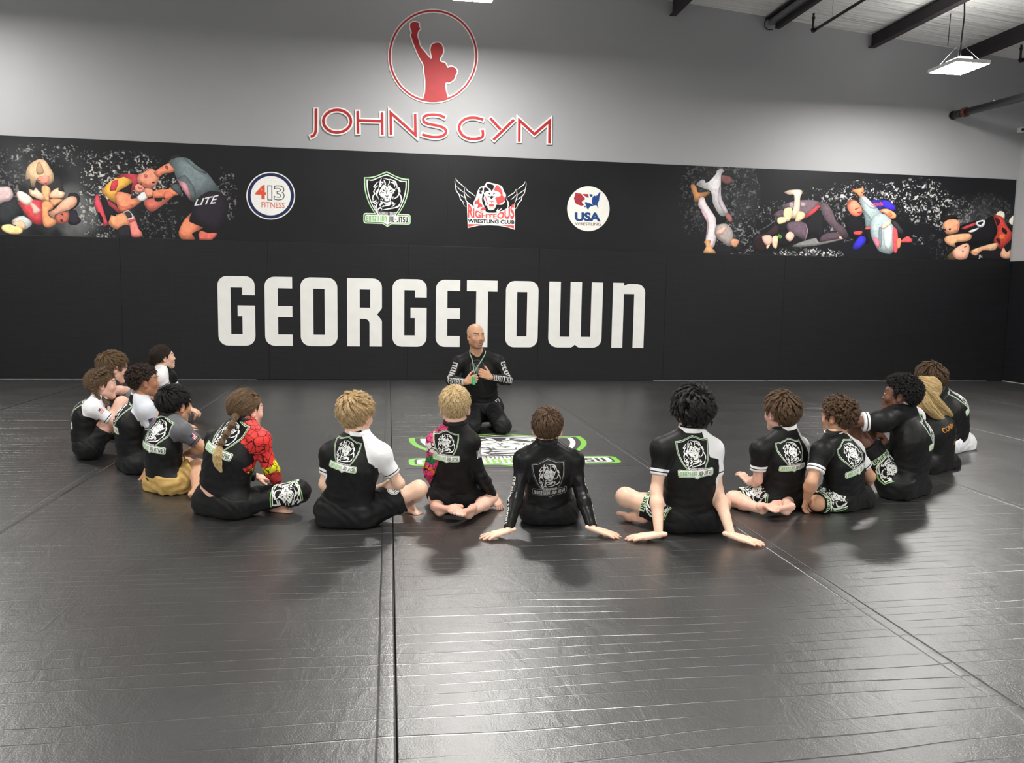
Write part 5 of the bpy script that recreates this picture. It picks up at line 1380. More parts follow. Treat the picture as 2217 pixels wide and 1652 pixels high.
def braid(root, path, r, n, mat, name='braid'):
    P = smooth_open(np.array(path), 8); t = np.linspace(0, 1, n); idx = t*(len(P)-1); i0 = np.minimum(idx.astype(int), len(P)-2)
    C_ = P[i0]+(P[i0+1]-P[i0])*(idx-i0)[:, None]; T = np.gradient(C_, axis=0); T /= np.linalg.norm(T, axis=1)[:, None]
    side = np.cross(T, unit(CAM_O-P.mean(0))); side /= np.linalg.norm(side, axis=1)[:, None]; pr = []
    for i in range(n):
        rr = r*(1-.45*t[i]**2)
        for sg in (-1, 1):
            d = unit(T[i]*.75-side[i]*sg*.65); ax = np.array([d, unit(np.cross(d, CAM_O-C_[i])), unit(np.cross(d, np.cross(d, CAM_O-C_[i])))])
            pr.append(ellip(C_[i]+side[i]*sg*rr*.55+T[i]*sg*rr*.25, ax, V3(rr*1.05, rr*.55, rr*.7), .0025))
    V, F = Field(pr, .0028).surface()
    o = link(name, mesh(name, V, F, True), mat, root)
    rng = np.random.RandomState(2); m = 240; k = rng.randint(0, n-2, m); fr = rng.randn(m, 1)
    q0 = C_[k]+side[k]*fr*r*.8; pts = np.stack([q0+(CAM_O-q0)/5*.002+(T[k]*j*.008-side[k]*np.sign(fr)*j*.004)+rng.randn(m, 3)*.002 for j in range(4)], 1)
    strands(name+'_strands', pts, .0008, mat, o)
    return o
def person(sp):
    Y0 = fl(*sp['base'])[1]
    def pt(v):
        if isinstance(v, np.ndarray): return v
        return fl(*v[1:]) if v[0] == 'f' else at(v[0], v[1], Y0+v[2])
    J = {k: pt(v) for k, v in sp['j'].items()}
    S, hs = sp['S'], sp['hs']; W_ = sp.get('w', 1.0); AW = sp.get('aw', 1.0)
    root = empty('person', (J['P'][0], J['P'][1], 0), sp['label'], 'person', None)
    h = sp.get('h', .0068)
    up = unit(J['N']-J['P']); r = unit(J['SR']-J['SL']); r = unit(r-up*(r@up)); fw = np.cross(up, r)
    sl = sp.get('slouch', .02)
    Cc = J['P']+.60*(J['N']-J['P'])-fw*sl; Wt = J['P']+.28*(J['N']-J['P'])-fw*sl*.7
    tor = [cone(J['HL'], J['HR'], .100*S*W_, .100*S*W_, .04), ball(J['HL']-fw*.035*S+up*.01, .098*S*W_, .05), ball(J['HR']-fw*.035*S+up*.01, .098*S*W_, .05),
           cone(J['P'], Wt, .152*S*W_, .146*S*W_, .05, (fw, 1.3)), cone(Wt, Cc, .146*S*W_, .158*S*W_, .05, (fw, 1.35)),
           cone(Cc, J['N']-up*.065*S, .158*S*W_, .105*S, .05, (fw, 1.4)), cone(J['SL'], J['SR'], .050*S, .050*S, .05),
           cone(J['N']+up*.025*S, J['SL']+up*.012*S, .046*S, .048*S, .05), cone(J['N']+up*.025*S, J['SR']+up*.012*S, .046*S, .048*S, .05)]
    Hv = rot_frame(*sp['face']) if 'face' in sp else None
    dv = ray(sp['j']['C'][0], sp['j']['C'][1]); vyaw = math.atan2(dv[0], dv[1])
    ry, pi_, ro = [math.radians(x) for x in sp['head']]
    R = rot_frame(vyaw+ry, pi_, ro)
    nr = sp.get('neck', .050)
    neck = [cone(J['N']-up*.02*S, J['C']-R[2]*.055*hs-R[1]*.02*hs, nr*hs*1.08, nr*hs, .03)]
    arms, uarm, legs = [], {}, []
    for a in 'LR':
        Sh, E, Wr = J['S'+a], J['E'+a], J['W'+a]
        u_ = [ball(Sh-up*.008*S, .051*S*AW, .04), cone(Sh, E, .047*S*AW, .037*S*AW, .03)]
        f_ = [cone(E, E+(Wr-E)*.3, .037*S*AW, .042*S*AW, .02), cone(E+(Wr-E)*.3, Wr, .042*S*AW, .0255*S*AW, .02)]
        uarm[a] = (u_, f_); arms += u_+f_
    LW = sp.get('lw', 1.0)
    for a in 'LR':
        H_, K, A = J['H'+a], J['K'+a], J['A'+a]
        legs += [cone(H_, K, .086*S*LW, .056*S*LW, .03), ball(K, .057*S*LW, .03), cone(K, K+(A-K)*.35, .052*S*LW, .056*S*LW, .03), cone(K+(A-K)*.35, A, .056*S*LW, .034*S*LW, .03)]
    for p in legs+tor:           # nothing sinks into the mat
        pass
    # ---- skin: body, head, hands, feet in one mesh
    fld = Field(tor+neck+arms+legs, h); fld.cut(V3(0, 0, .002), V3(0, 0, -1))
    parts = [fld.surface()]
    kinds = [np.zeros((len(parts[0][0]), 2))]
    hp = head_prims(J['C'], R, hs, sp.get('child', True), sp.get('nose', .75 if sp.get('child', True) else 1.0), sp.get('mouth', 0.0))
    V, F = Field(hp+[cone(J['N']+up*.0, neck[0]['b'], neck[0]['ra'], neck[0]['rb'], .03)], .0043*hs if not sp.get('far') else .0052*hs).surface()
    q = ((V-J['C'])/hs)@R.T
    flush = np.zeros(len(V)); brow = np.zeros(len(V))
    mo = sp.get('mouth', 0)
    flush = np.maximum(flush, np.clip(1.25-np.sqrt((q[:, 0]/.024)**2+((q[:, 2]+.0575+mo*.5)/(.0115+mo*.6))**2), 0, 1)*(q[:, 1] > .07)*1.0)
    flush = np.maximum(flush, .35*np.exp(-((np.abs(q[:, 0])-.045)**2+(q[:, 2]+.02)**2)/.0007)*(q[:, 1] > .03))
    flush = np.maximum(flush, .30*(np.abs(q[:, 0]) > .078)); flush = np.maximum(flush, .3*np.exp(-((q[:, 1]-.112)**2+q[:, 0]**2+(q[:, 2]+.022)**2)/.0003))
    bx = np.abs(q[:, 0]); brow = np.clip(1.3-np.abs(q[:, 2]-(.0375-.09*(bx-.03)**2*10))/.0060, 0, 1)*(bx > .013)*(bx < .056)*(q[:, 1] > .05)*sp.get('brow', .8)
    lid = np.clip(1.3-np.abs(q[:, 2]-(.0205-1.6*(bx-.031)**2*10))/.0036, 0, 1)*(bx > .017)*(bx < .048)*(q[:, 1] > .07)*.75; brow = np.maximum(brow, lid)
    if sp.get('beard'):
        bd = np.clip((-.045-q[:, 2])/.02, 0, 1)*(q[:, 1] > .02)*np.clip((.036-bx)/.012, 0, 1)*(1-np.clip(1.25-np.sqrt((q[:, 0]/.026)**2+((q[:, 2]+.0575+mo*.5)/(.012+mo*.5))**2), 0, 1)); brow = np.maximum(brow, bd*.55)
        brow = np.maximum(brow, .3*np.clip((-.02-q[:, 2])/.03, 0, 1)*(q[:, 1] > .0)*(q[:, 2] > -.12))
    parts.append((V, F)); kinds.append(np.stack([flush, brow], 1))
    hand_L = sp.get('hand', .175*S)
    for a in 'LR':
        hsp = sp.get('hands', {}).get(a, {})
        Wp, E = J['W'+a], J['E'+a]
        f_ = unit(Wp-E)
        if 'tip' in hsp: f_ = unit(pt(hsp['tip'])-Wp)
        bk = V3(*hsp['back']) if 'back' in hsp else (np.cross(f_, r) if abs((np.cross(f_, r))@V3(0, 0, 1)) > .2 else V3(0, 0, 1))
        if 'back' not in hsp and bk[2] < 0: bk = -bk
        V, F = Field(hand_prims(Wp, f_, bk, -1 if a == 'R' else 1, hand_L, hsp.get('curl', (.35, .4, .45, .5)), hsp.get('spread', .14), hsp.get('thumb', .8), hsp.get('tin', 0.), E), hand_L/58 if not sp.get('far') else hand_L/44).floor_cut().surface()
        k_ = np.zeros((len(V), 2)); tipd = (V-Wp)@f_/hand_L; k_[:, 0] = np.clip((tipd-.5)*.7, 0, .28)
        parts.append((V, F)); kinds.append(k_)
    foot_L = sp.get('foot', .24*S)
    for a in 'LR':
        fs = sp.get('feet', {}).get(a, {}); A, K = J['A'+a], J['K'+a]
        f_ = unit(pt(fs['toe'])-A) if 'toe' in fs else unit(V3(fw[0], fw[1], -.1))
        upv = V3(*fs['up']) if 'up' in fs else V3(0, 0, 1)
        V, F = Field(foot_prims(A, f_, upv, -1 if a == 'R' else 1, foot_L, K), foot_L/62).floor_cut().surface()
        k_ = np.zeros((len(V), 2)); zz = unit(upv-f_*(upv@f_)); hh = (V-A)@zz/foot_L; k_[:, 0] = np.clip((-.14-hh)*3.0, 0, .32)
        parts.append((V, F)); kinds.append(k_)
    V, F = merge(parts); K2 = np.concatenate(kinds)
    me = mesh('body', V, F, True); fattr(me, 'flush', K2[:, 0]); fattr(me, 'brow', K2[:, 1])
    link('body', me, sp['skin'], root)
    if sp.get('eyes'):
        for sx in (-1, 1):
            c = J['C']+hs*(R[0]*sx*.031+R[1]*.0818+R[2]*.0100); bm = bmesh.new(); bmesh.ops.create_uvsphere(bm, u_segments=20, v_segments=14, radius=.0118*hs)
            look = unit(R[1]+R[0]*sp.get('gaze', 0.0)); qd = Vector((0, 0, 1)).rotation_difference(Vector(look))
            for f in bm.faces: f.material_index = 1 if f.calc_center_median().normalized().z > .86 else 0; f.smooth = True
            for v in bm.verts: v.co = qd @ v.co + Vector(c)
            link('eye', bm_mesh('eye', bm), [MAT_EYE, MAT_IRIS], root)
    # ---- shirt
    sh = sp['shirt']; inf = sh.get('fit', .008); info = {}
    hem = J['P']+up*sh.get('hem', -.02); topc = J['N']+up*sh.get('top', .050)*S; axn = unit(up*.72+.28*unit(neck[0]['b']-J['N'])); topn = axn
    prs = [dict(p, clip=[(hem, -up, 1), (topc, topn, 1)]) for p in tor]
    for a in 'LR':
        Sh, E, Wr = J['S'+a], J['E'+a], J['W'+a]; t = sh.get('sleeve', .62)
        if isinstance(t, dict): t = t[a]
        u_, f_ = uarm[a]; fl_ = sh.get('loose', .004)
        if t <= 1.0:
            d = unit(E-Sh); end = Sh+(E-Sh)*t; prs += [dict(u_[0])]
            prs.append(cone(Sh, E, u_[1]['ra']+.001, u_[1]['rb']+fl_*1.6, .03, None, [(end, d, 1)]))
            info[a] = (Sh, d, np.linalg.norm(E-Sh)*t)
        else:
            d = unit(Wr-E); end = E+(Wr-E)*.97; prs += [dict(u_[0]), dict(u_[1])]; q = [dict(x) for x in f_]
            q[1]['clip'] = [(end, d, 1)]; q[1]['rb'] += .002; prs += q; info[a] = (Sh, unit(E-Sh), 9.0)
    fld = Field(prs, h*.92, inf); fld.cut(V3(0, 0, .003), V3(0, 0, -1))
    V, F = fld.surface(); V = relax(V, F, 1, .5); nn = vnormals(V, F)
    # folds: sideways at the waist, along pulls below the arms
    uu = (V-J['P'])@up; Ht = np.linalg.norm(J['N']-J['P']); xx = (V-J['P'])@r; yy = (V-J['P'])@fw
    wv = np.exp(-((uu/Ht-.22)/.26)**2); rs = np.random.RandomState(sp.get('seed', 1)); p1, p2, p3 = rs.rand(3)*6
    fo = np.sin(uu*2*math.pi/.055+3.2*np.sin(xx*9+p1)+1.9*np.sin(yy*14+p2))*(.55+.45*np.sin(xx*17+uu*30+p3)); fo = np.sign(fo)*np.abs(fo)**1.3
    dg = np.sin((uu*.8+np.abs(xx)*1.1)*2*math.pi/.06+p3+1.5*np.sin(xx*9+p2))*np.exp(-((uu/Ht-.55)/.25)**2)
    V = V+nn*((.0030*wv*fo+.0014*dg)*sh.get('fold', 1.0)*S)[:, None]
    V[:, 2] = np.maximum(V[:, 2], .003)
    me = mesh('shirt', V, F, True)
    for a, sg in (('L', -1), ('R', 1)):
        Sh, d, Lc = info[a]
        ns = J['N']+r*sg*.055*S+up*.02*S; ap = Sh-up*.10*S-r*sg*.035*S
        line = unit(ns-ap); n_ = unit(r*sg-line*((r*sg)@line)); n_ = unit(n_-fw*(n_@fw))
        rag = (V-ap)@n_
        cu = (V-Sh)@d
        dist_ = np.linalg.norm((V-Sh)-np.clip(cu, 0, 9)[:, None]*d[None], axis=1)
        g_ = np.maximum((V-ap)@line+.005, .072*S+inf-dist_)
        g_ = np.minimum(g_, np.maximum(.058*S+inf+.50*((V-ap)@line)-np.abs((V-Sh)@fw), .072*S+inf-dist_))
        if Lc < 5: rag = np.minimum(rag, g_)
        else: rag = np.minimum(rag, np.maximum(g_, np.where(cu > .12*S, .02, -1)))
        fattr(me, 'rag'+a, rag); fattr(me, 'cuff'+a, cu); fattr(me, 'cuffe'+a, np.where(cu > 0, Lc-cu, .2))
    imgs = [None, None]
    if 'print' in sh:
        px, py, wpx, im = sh['print'][:4]; sgn = -1 if len(sh['print']) < 5 else sh['print'][4]
        pc = at(px, py, Y0+sh.get('pdy', -.08)); bk = fw*sgn
        w = wpx/FPX*np.linalg.norm(pc-CAM_O); ph_ = w*im.size[1]/im.size[0]
        rr_ = r*(-sgn)
        U = np.stack([((V-pc)@rr_)/w+.5, ((V-pc)@up)/ph_+.5], 1); vuv(me, 'print', U)
        fattr(me, 'print_mask', np.clip(.5+(nn@bk-.05)*3, 0, 1)*(((V-J['P'])@bk) > -.02)); imgs[0] = im
    if 'arm_print' in sh:            # list of (side, image, start, end, half width, direction vector, flip)
        U = np.full((len(V), 2), -1.0); mk = np.zeros(len(V))
        for (a, im, s0, s1, hw, dv_, flip) in sh['arm_print']:
            Sh, E, Wr = J['S'+a], J['E'+a], J['W'+a]; l1 = np.linalg.norm(E-Sh); l2 = np.linalg.norm(Wr-E)
            d1, d2 = unit(E-Sh), unit(Wr-E); c1 = np.clip((V-Sh)@d1, -.05, l1); c2 = np.clip((V-E)@d2, 0, l2+.05)
            e1 = np.linalg.norm(V-Sh-c1[:, None]*d1, axis=1); e2 = np.linalg.norm(V-E-c2[:, None]*d2, axis=1); on2 = e2 < e1
            s_ = np.where(on2, l1+c2, c1); ax_ = np.where(on2[:, None], d2, d1); base = np.where(on2[:, None], E+c2[:, None]*d2, Sh+c1[:, None]*d1)
            rel = V-base; dvv = V3(*dv_)[None]-ax_*(ax_@V3(*dv_))[:, None]; dvv /= np.linalg.norm(dvv, axis=1)[:, None]; sd = np.cross(ax_, dvv)
            ang = np.arctan2((rel*sd).sum(1), (rel*dvv).sum(1)); dist = np.minimum(e1, e2)
            ok = (dist < .075*S) & (np.abs(ang) < 2.2)
            u = (s_-s0)/(s1-s0); v = .5+flip*ang*dist/(2*hw)
            side_ = dist < np.linalg.norm(V-(J['SR' if a == 'L' else 'SL']), axis=1)-.02
            U[side_ & (dist < .11*S)] = np.stack([u, v], 1)[side_ & (dist < .11*S)]; mk[ok] = 1; imgs[1] = im
        vuv(me, 'print2', U); fattr(me, 'print2_mask', mk)
    sm = cloth_mat('shirt_fabric', sh.get('col', (.0065, .0065, .0070)), sh.get('L'), sh.get('R'), sh.get('cuff'), imgs[0], imgs[1], sh.get('rough', .5))
    link('shirt', me, sm, root)
    if sh.get('collar') is not None:
        # band of cloth round the neck
        bm = bmesh.new(); n0 = J['N']+up*sh.get('top', .050)*S; e1 = unit(r-axn*(r@axn)); e2 = np.cross(axn, e1)
        rows = []
        for rr_, zz_ in ((nr*hs*1.26+.004, -.014), (nr*hs*1.20+.005, .000), (nr*hs*1.12+.006, .011), (nr*hs*1.08+.002, .011), (nr*hs*1.08, -.01)):
            rows.append([bm.verts.new(n0+axn*zz_*S*1.15+(e1*math.cos(t)*1.06+e2*math.sin(t))*rr_) for t in np.linspace(0, 2*math.pi, 28, endpoint=False)])
        for a_, b_ in zip(rows[:-1], rows[1:]):
            for i in range(28): bm.faces.new((a_[i], a_[(i+1) % 28], b_[(i+1) % 28], b_[i])).smooth = True
        link('collar', bm_mesh('collar', bm), sh['collar'], root)
    # ---- shorts or trousers
    so = sp['shorts']; inf = so.get('fit', .013)
    tc = [(J['P']+up*so.get('top', .07)*S, up, 1)]
    prs = [dict(tor[0], clip=tc), dict(tor[1], clip=tc), dict(tor[2], clip=tc), cone(J['P'], J['P']+up*.10*S, .150*S*W_, .140*S*W_, .05, (fw, 1.3), tc)]
    for a in 'LR':
        H_, K, A = J['H'+a], J['K'+a], J['A'+a]; t = so.get('t', .72)
        if t <= 1: prs.append(cone(H_, K, .086*S*LW, .060*S*LW+so.get('flare', .010), .03, None, [(H_+(K-H_)*t, unit(K-H_), 1)]))
        else: prs += [cone(H_, K, .086*S*LW, .058*S*LW, .03), ball(K, .058*S*LW, .03), cone(K, K+(A-K)*.35, .054*S*LW, .058*S*LW, .03), cone(K+(A-K)*.35, A, .058*S*LW, .040*S*LW+.004, .03, None, [(K+(A-K)*(t-1), unit(A-K), 1)])]
    fld = Field(prs, h, inf); fld.cut(V3(0, 0, .003), V3(0, 0, -1))
    V, F = fld.surface(); V = relax(V, F, 1, .5); nn = vnormals(V, F)
    fo = np.sin(V[:, 0]*70+V[:, 1]*55+3*np.sin(V[:, 2]*30+V[:, 0]*20+p1)+p2)*np.sin(V[:, 2]*45+V[:, 1]*25+p3)
    V = V+nn*(.0034*fo*so.get('fold', 1.0)*S)[:, None]; V[:, 2] = np.maximum(V[:, 2], .003)
    me = mesh('shorts', V, F, True)
    im0 = None
    if 'print' in so:
        a, im, w, along, side, spin = so['print']       # side: direction the printed face looks
        H_, K = J['H'+a], J['K'+a]; d = unit(K-H_); c0 = H_+(K-H_)*along; nrm_ = V3(*side); nrm_ = unit(nrm_-d*(nrm_@d)); sd = np.cross(d, nrm_)
        x_ = (V-c0)@sd; y_ = (V-c0)@d; cs, sn = math.cos(spin), math.sin(spin); x2, y2 = x_*cs-y_*sn, x_*sn+y_*cs
        U = np.stack([x2/w+.5, y2/(w*im.size[1]/im.size[0])+.5], 1); vuv(me, 'print', U)
        fattr(me, 'print_mask', np.clip(.5+(nn@nrm_-.16)*4, 0, 1)*(np.linalg.norm((V-c0)-y_[:, None]*d, axis=1) < .16*S)); im0 = im
    link('shorts' if so.get('t', .72) <= 1 else 'trousers', me, cloth_mat('shorts_fabric', so.get('col', (.0072, .0072, .0078)), None, None, None, im0, None, so.get('rough', .6)), root)
    # ---- hair
    hr = sp.get('hair')
    if hr: make_hair(root, J['C'], R, hs, hr)
    if DEBUG:
        ln = lambda a, b: round(float(np.linalg.norm(J[a]-J[b])), 3)
        print('PERSON', sp['key'], 'Y0 %.2f' % Y0, 'S', S, 'sh', ln('SL', 'SR'), 'trunk', ln('P', 'N'), 'neck', ln('N', 'C'), 'uarm', ln('SL', 'EL'), ln('SR', 'ER'), 'farm', ln('EL', 'WL'), ln('ER', 'WR'), 'thigh', ln('HL', 'KL'), ln('HR', 'KR'), 'shin', ln('KL', 'AL'), ln('KR', 'AR'), 'z', {k: round(float(v[2]), 2) for k, v in J.items() if k in ('P', 'HL', 'KL', 'KR', 'AL', 'AR', 'WL', 'WR', 'N', 'C')}, 'nv', len(V))
    sp['J'], sp['R'], sp['root'], sp['up'], sp['r'], sp['fw'] = J, R, root, up, r, fw
    return root
DEBUG = False
# ------------------------------------------------------------------ the class
SK_PALE = skin_mat('pale_skin', (.76, .53, .40)); SK_ROSY = skin_mat('rosy_skin', (.75, .49, .39)); SK_TAN = skin_mat('tan_skin', (.52, .30, .185)); SK_BROWN = skin_mat('brown_skin', (.36, .185, .105)); SK_DARK = skin_mat('dark_brown_skin', (.15, .072, .046)); SK_OLIVE = skin_mat('olive_skin', (.56, .33, .21))
HM_BLOND = hair_mat('blond_hair', (.36, .235, .105), (.70, .52, .29)); HM_BLOND2 = hair_mat('pale_blond_hair', (.46, .32, .15), (.82, .66, .40)); HM_BROWN = hair_mat('brown_hair', (.045, .025, .014), (.19, .115, .062)); HM_LBROWN = hair_mat('light_brown_hair', (.085, .050, .026), (.24, .15, .08)); HM_BLACK = hair_mat('black_hair', (.006, .0055, .006), (.018, .016, .016)); HM_DBROWN = hair_mat('dark_brown_hair', (.018, .011, .008), (.055, .032, .022)); HM_CURLY = hair_mat('curly_brown_hair', (.035, .019, .011), (.17, .095, .050)); HM_GOLD = hair_mat('golden_hair', (.46, .31, .12), (.84, .66, .36))
WHITEF = cloth_mat('white_knit', (.72, .72, .72), rough=.6); BLACKF = cloth_mat('black_knit', (.0065, .0065, .007), rough=.5)
WH_ = (.76, .76, .77); GY_ = (.12, .122, .13); LG_ = (.58, .60, .65)
FLAT = (.05, .05, .05, .05)
def H(mat, **k): return dict(mat=mat, **k)
kids = []
kids.append(dict(key='K11', label='person sitting with back turned, wavy black hair, white right sleeve, leaning on both hands', base=(1495, 1152), S=.85, hs=.99, w=1.08, aw=1.0, hand=.178,
  j=dict(P=(1495, 1104, .06), N=(1495, 943, .0), C=(1498, 893, .03), SL=(1433, 972, 0), SR=(1541, 974, 0), EL=(1421, 1062, -.03), WL=('f', 1426, 1157, .04), ER=(1552, 1060, -.02), WR=('f', 1583, 1158, .04),
         HL=(1462, 1116, .06), HR=(1528, 1116, .06), KL=(1354, 1076, .22), AL=(1470, 1105, .38), KR=(1562, 1092, .40), AR=(1392, 1110, .17)),
  head=(-24, 0, 0), skin=SK_PALE, hands=dict(L=dict(tip=('f', 1366, 1164, .02), back=(0, 0, 1), curl=FLAT, spread=.10, thumb=.7), R=dict(tip=('f', 1650, 1178, .02), back=(0, 0, 1), curl=FLAT, spread=.14, thumb=.7)),
  feet=dict(R=dict(toe=('f', 1322, 1098, .05), up=(.15, .8, .5))), foot=.215,
  shirt=dict(R=WH_, cuff=WH_, print=(1503, 989, 80, IMG_SHIELD), sleeve=.62, collar=WHITEF, fit=.007, hem=-.085), shorts=dict(t=.62, print=('L', IMG_THIGH, .19, .36, (.2, -1, .45), 3.14)),
  hair=H(HM_BLACK, thick=.030, length=.070, n=4600, nape=-.098, curl=.0045, turns=1.6, side=.8, lift=.8, clump=.5, lump=.8, swirl=.7, grav=.35, rand=.38, seed=5, rad=.0010, guides=300, fade=False)))
kids.append(dict(key='K10', label='person in long black sleeves with grey lion print, short brown hair, hands planted behind', base=(1188, 1136), S=.76, hs=.93, w=1.02, aw=1.05, hand=.16,
  j=dict(P=(1188, 1092, .07), N=(1184, 968, -.03), C=(1185, 930, .0), SL=(1134, 996, -.02), SR=(1242, 998, -.02), EL=(1120, 1062, -.07), WL=('f', 1101, 1148, .045), ER=(1258, 1066, -.07), WR=('f', 1283, 1144, .045),
         HL=(1162, 1106, .07), HR=(1214, 1106, .07), KL=(1142, 1092, .36), KR=(1236, 1092, .36), AL=('f', 1215, 1098, .05), AR=('f', 1166, 1098, .05)),
  head=(0, 0, 0), skin=SK_PALE, hands=dict(L=dict(tip=('f', 1051, 1162, .02), back=(0, 0, 1), curl=FLAT, spread=.32, thumb=.9), R=dict(tip=('f', 1326, 1157, .02), back=(0, 0, 1), curl=FLAT, spread=.32, thumb=.9)),
  shirt=dict(print=(1189, 1034, 80, IMG_SHIELD_GREY), sleeve=2, fit=.006, hem=-.06, collar=BLACKF, rough=.36, fold=1.3, arm_print=[('L', IMG_SLEEVE, .10, .40, .022, (-1, -.25, .1), 1), ('R', IMG_SLEEVE, .10, .40, .022, (1, -.1, .1), 1)]), shorts=dict(t=.8, print=('L', IMG_THIGH, .15, .4, (-1, -.4, .3), 2.4)),
  hair=H(HM_BROWN, thick=.013, length=.042, n=3600, nape=-.062, side=.55, lift=.22, clump=.3, seed=8)))
kids.append(dict(key='K9', label='person kneeling on crossed bare feet, cropped blond hair, pink patterned left sleeve', base=(985, 1112), S=.68, hs=1.0, w=1.03, aw=1.0, hand=.135, h=.0062,
  j=dict(P=(986, 1066, .10), N=(985, 924, 0), C=(985, 885, .02), SL=(944, 957, .01), SR=(1018, 957, -.01), EL=(930, 1018, .03), WL=(942, 1050, .22), ER=(1041, 1030, -.01), WR=(1067, 1073, .08),
         HL=(964, 1074, .10), HR=(1010, 1074, .10), KL=('f', 940, 1070, .06), KR=('f', 1062, 1080, .06), AL=('f', 952, 1107, .045), AR=('f', 1014, 1113, .055)),
  head=(2, 0, 0), skin=SK_ROSY, hands=dict(R=dict(tip=(1079, 1092, .06), back=(.6, -.7, .3), curl=(.3, .3, .35, .4))),
  feet=dict(L=dict(toe=('f', 1004, 1118, .03), up=(0, .55, -1)), R=dict(toe=('f', 952, 1141, .03), up=(0, .55, -1))), foot=.20,
  shirt=dict(L='pink', print=(966, 971, 63, IMG_SHIELD), sleeve=2, fit=.009, hem=-.05, collar=BLACKF, arm_print=[('R', IMG_FLAGW, .03, .10, .022, (.8, -.75, .1), 1)]), shorts=dict(t=.85),
  hair=H(HM_BLOND2, thick=.012, length=.034, n=3800, nape=-.062, side=.35, lift=.20, clump=.18, seed=9, whorl=(.004, -.068, .102))))
kids.append(dict(key='K8', label='person with tousled blond hair, one white short sleeve, round logo on shorts', base=(757, 1140), S=.76, hs=.95, w=1.08, aw=1.05, hand=.15,
  j=dict(P=(751, 1098, .06), N=(774, 948, 0), C=(772, 902, .02), SL=(716, 982, .03), SR=(824, 984, -.03), EL=(703, 1048, .03), WL=(730, 1080, .24), ER=(864, 1047, .0), WR=(806, 1062, .17),
         HL=(728, 1110, .07), HR=(782, 1110, .04), KL=(706, 1098, .30), KR=(906, 1059, .08), AL=('f', 806, 1100, .05), AR=('f', 884, 1090, .055)),
  head=(34, -4, 0), skin=SK_PALE, feet=dict(R=dict(toe=('f', 918, 1104, .03))),
  shirt=dict(R=WH_, cuff=WH_, print=(747, 985, 66, IMG_SHIELD), sleeve=.66, collar=WHITEF, fit=.008, hem=-.06), shorts=dict(t=.70, fit=.02, flare=.03, fold=1.6, print=('R', IMG_DISC, .075, .62, (.1, -.55, .8), 2.9)),
  hair=H(HM_BLOND, thick=.022, length=.058, n=4200, nape=-.070, side=.6, lift=.36, clump=.4, seed=10, guides=260, swirl=.9, rand=.3, whorl=(.0, -.060, .108))))
kids.append(dict(key='K7', label='person with long bubble braid down the back, red flowered right sleeve and lion leggings', base=(480, 1116), S=.84, hs=.92, w=1.08, aw=1.05, hand=.15,
  j=dict(P=(482, 1074, .04), N=(526, 922, 0), C=(534, 890, .04), SL=(470, 952, .09), SR=(562, 954, -.07), EL=(470, 1020, .22), WL=(556, 1032, .26), ER=(584, 1010, -.04), WR=(600, 1041, .08),
         HL=(462, 1088, .12), HR=(512, 1090, -.02), KL=(560, 1075, .42), KR=(648, 1064, .02), AL=('f', 590, 1085, .05), AR=('f', 602, 1090, .05)),
  head=(52, -4, 0), skin=SK_ROSY, feet=dict(R=dict(toe=('f', 640, 1100, .03))), slouch=.035, hands=dict(R=dict(tip=(604, 1058, .14), curl=(.5, .5, .5, .5))),
  shirt=dict(R='red', L=(.0065, .0065, .007), print=(487, 945, 80, IMG_SHIELD), sleeve={'R': 2, 'L': 2}, collar=BLACKF, fit=.007, hem=.055), shorts=dict(t=1.55, fit=.010, top=.065, print=('R', IMG_THIGH, .20, .80, (.2, -.75, .6), 1.7)),
  hair=H(HM_LBROWN, thick=.008, length=.075, n=3800, nape=-.068, side=.8, lift=.05, clump=.35, rand=.05, gather=(-.012, -.112, -.012), grav=.0, swirl=0, seed=11, rad=.0009, fade=False)))
kids.append(dict(key='K6', label='person with short black hair, grey right sleeve and gold shorts', base=(364, 1064), S=.76, hs=.97, w=1.05, aw=1.05, hand=.145,
  j=dict(P=(360, 1036, .04), N=(367, 908, 0), C=(379, 880, .03), SL=(346, 926, .12), SR=(392, 932, -.08), EL=(360, 985, .28), WL=(400, 995, .30), ER=(441, 968, -.06), WR=(404, 981, .10),
         HL=(352, 1046, .10), HR=(378, 1046, -.03), KL=(404, 1006, .34), KR=(428, 1010, .0), AL=('f', 420, 1040, .055), AR=('f', 425, 1060, .055)),
  head=(52, -4, 0), skin=SK_TAN, slouch=.035,
  shirt=dict(R=GY_, L=GY_, cuff=(.10, .10, .11), print=(338, 940, 68, IMG_SHIELD), sleeve=.70, collar=BLACKF, fit=.008, hem=-.035, arm_print=[('R', IMG_FLAG, .06, .10, .016, (.6, -.8, .3), 1)]), shorts=dict(t=.85, fit=.016, flare=.02, fold=2.2, col=(.40, .26, .085)),
  hair=H(HM_BLACK, thick=.018, length=.036, n=3600, nape=-.066, side=.6, lift=.15, clump=.22, rand=.15, seed=12)))
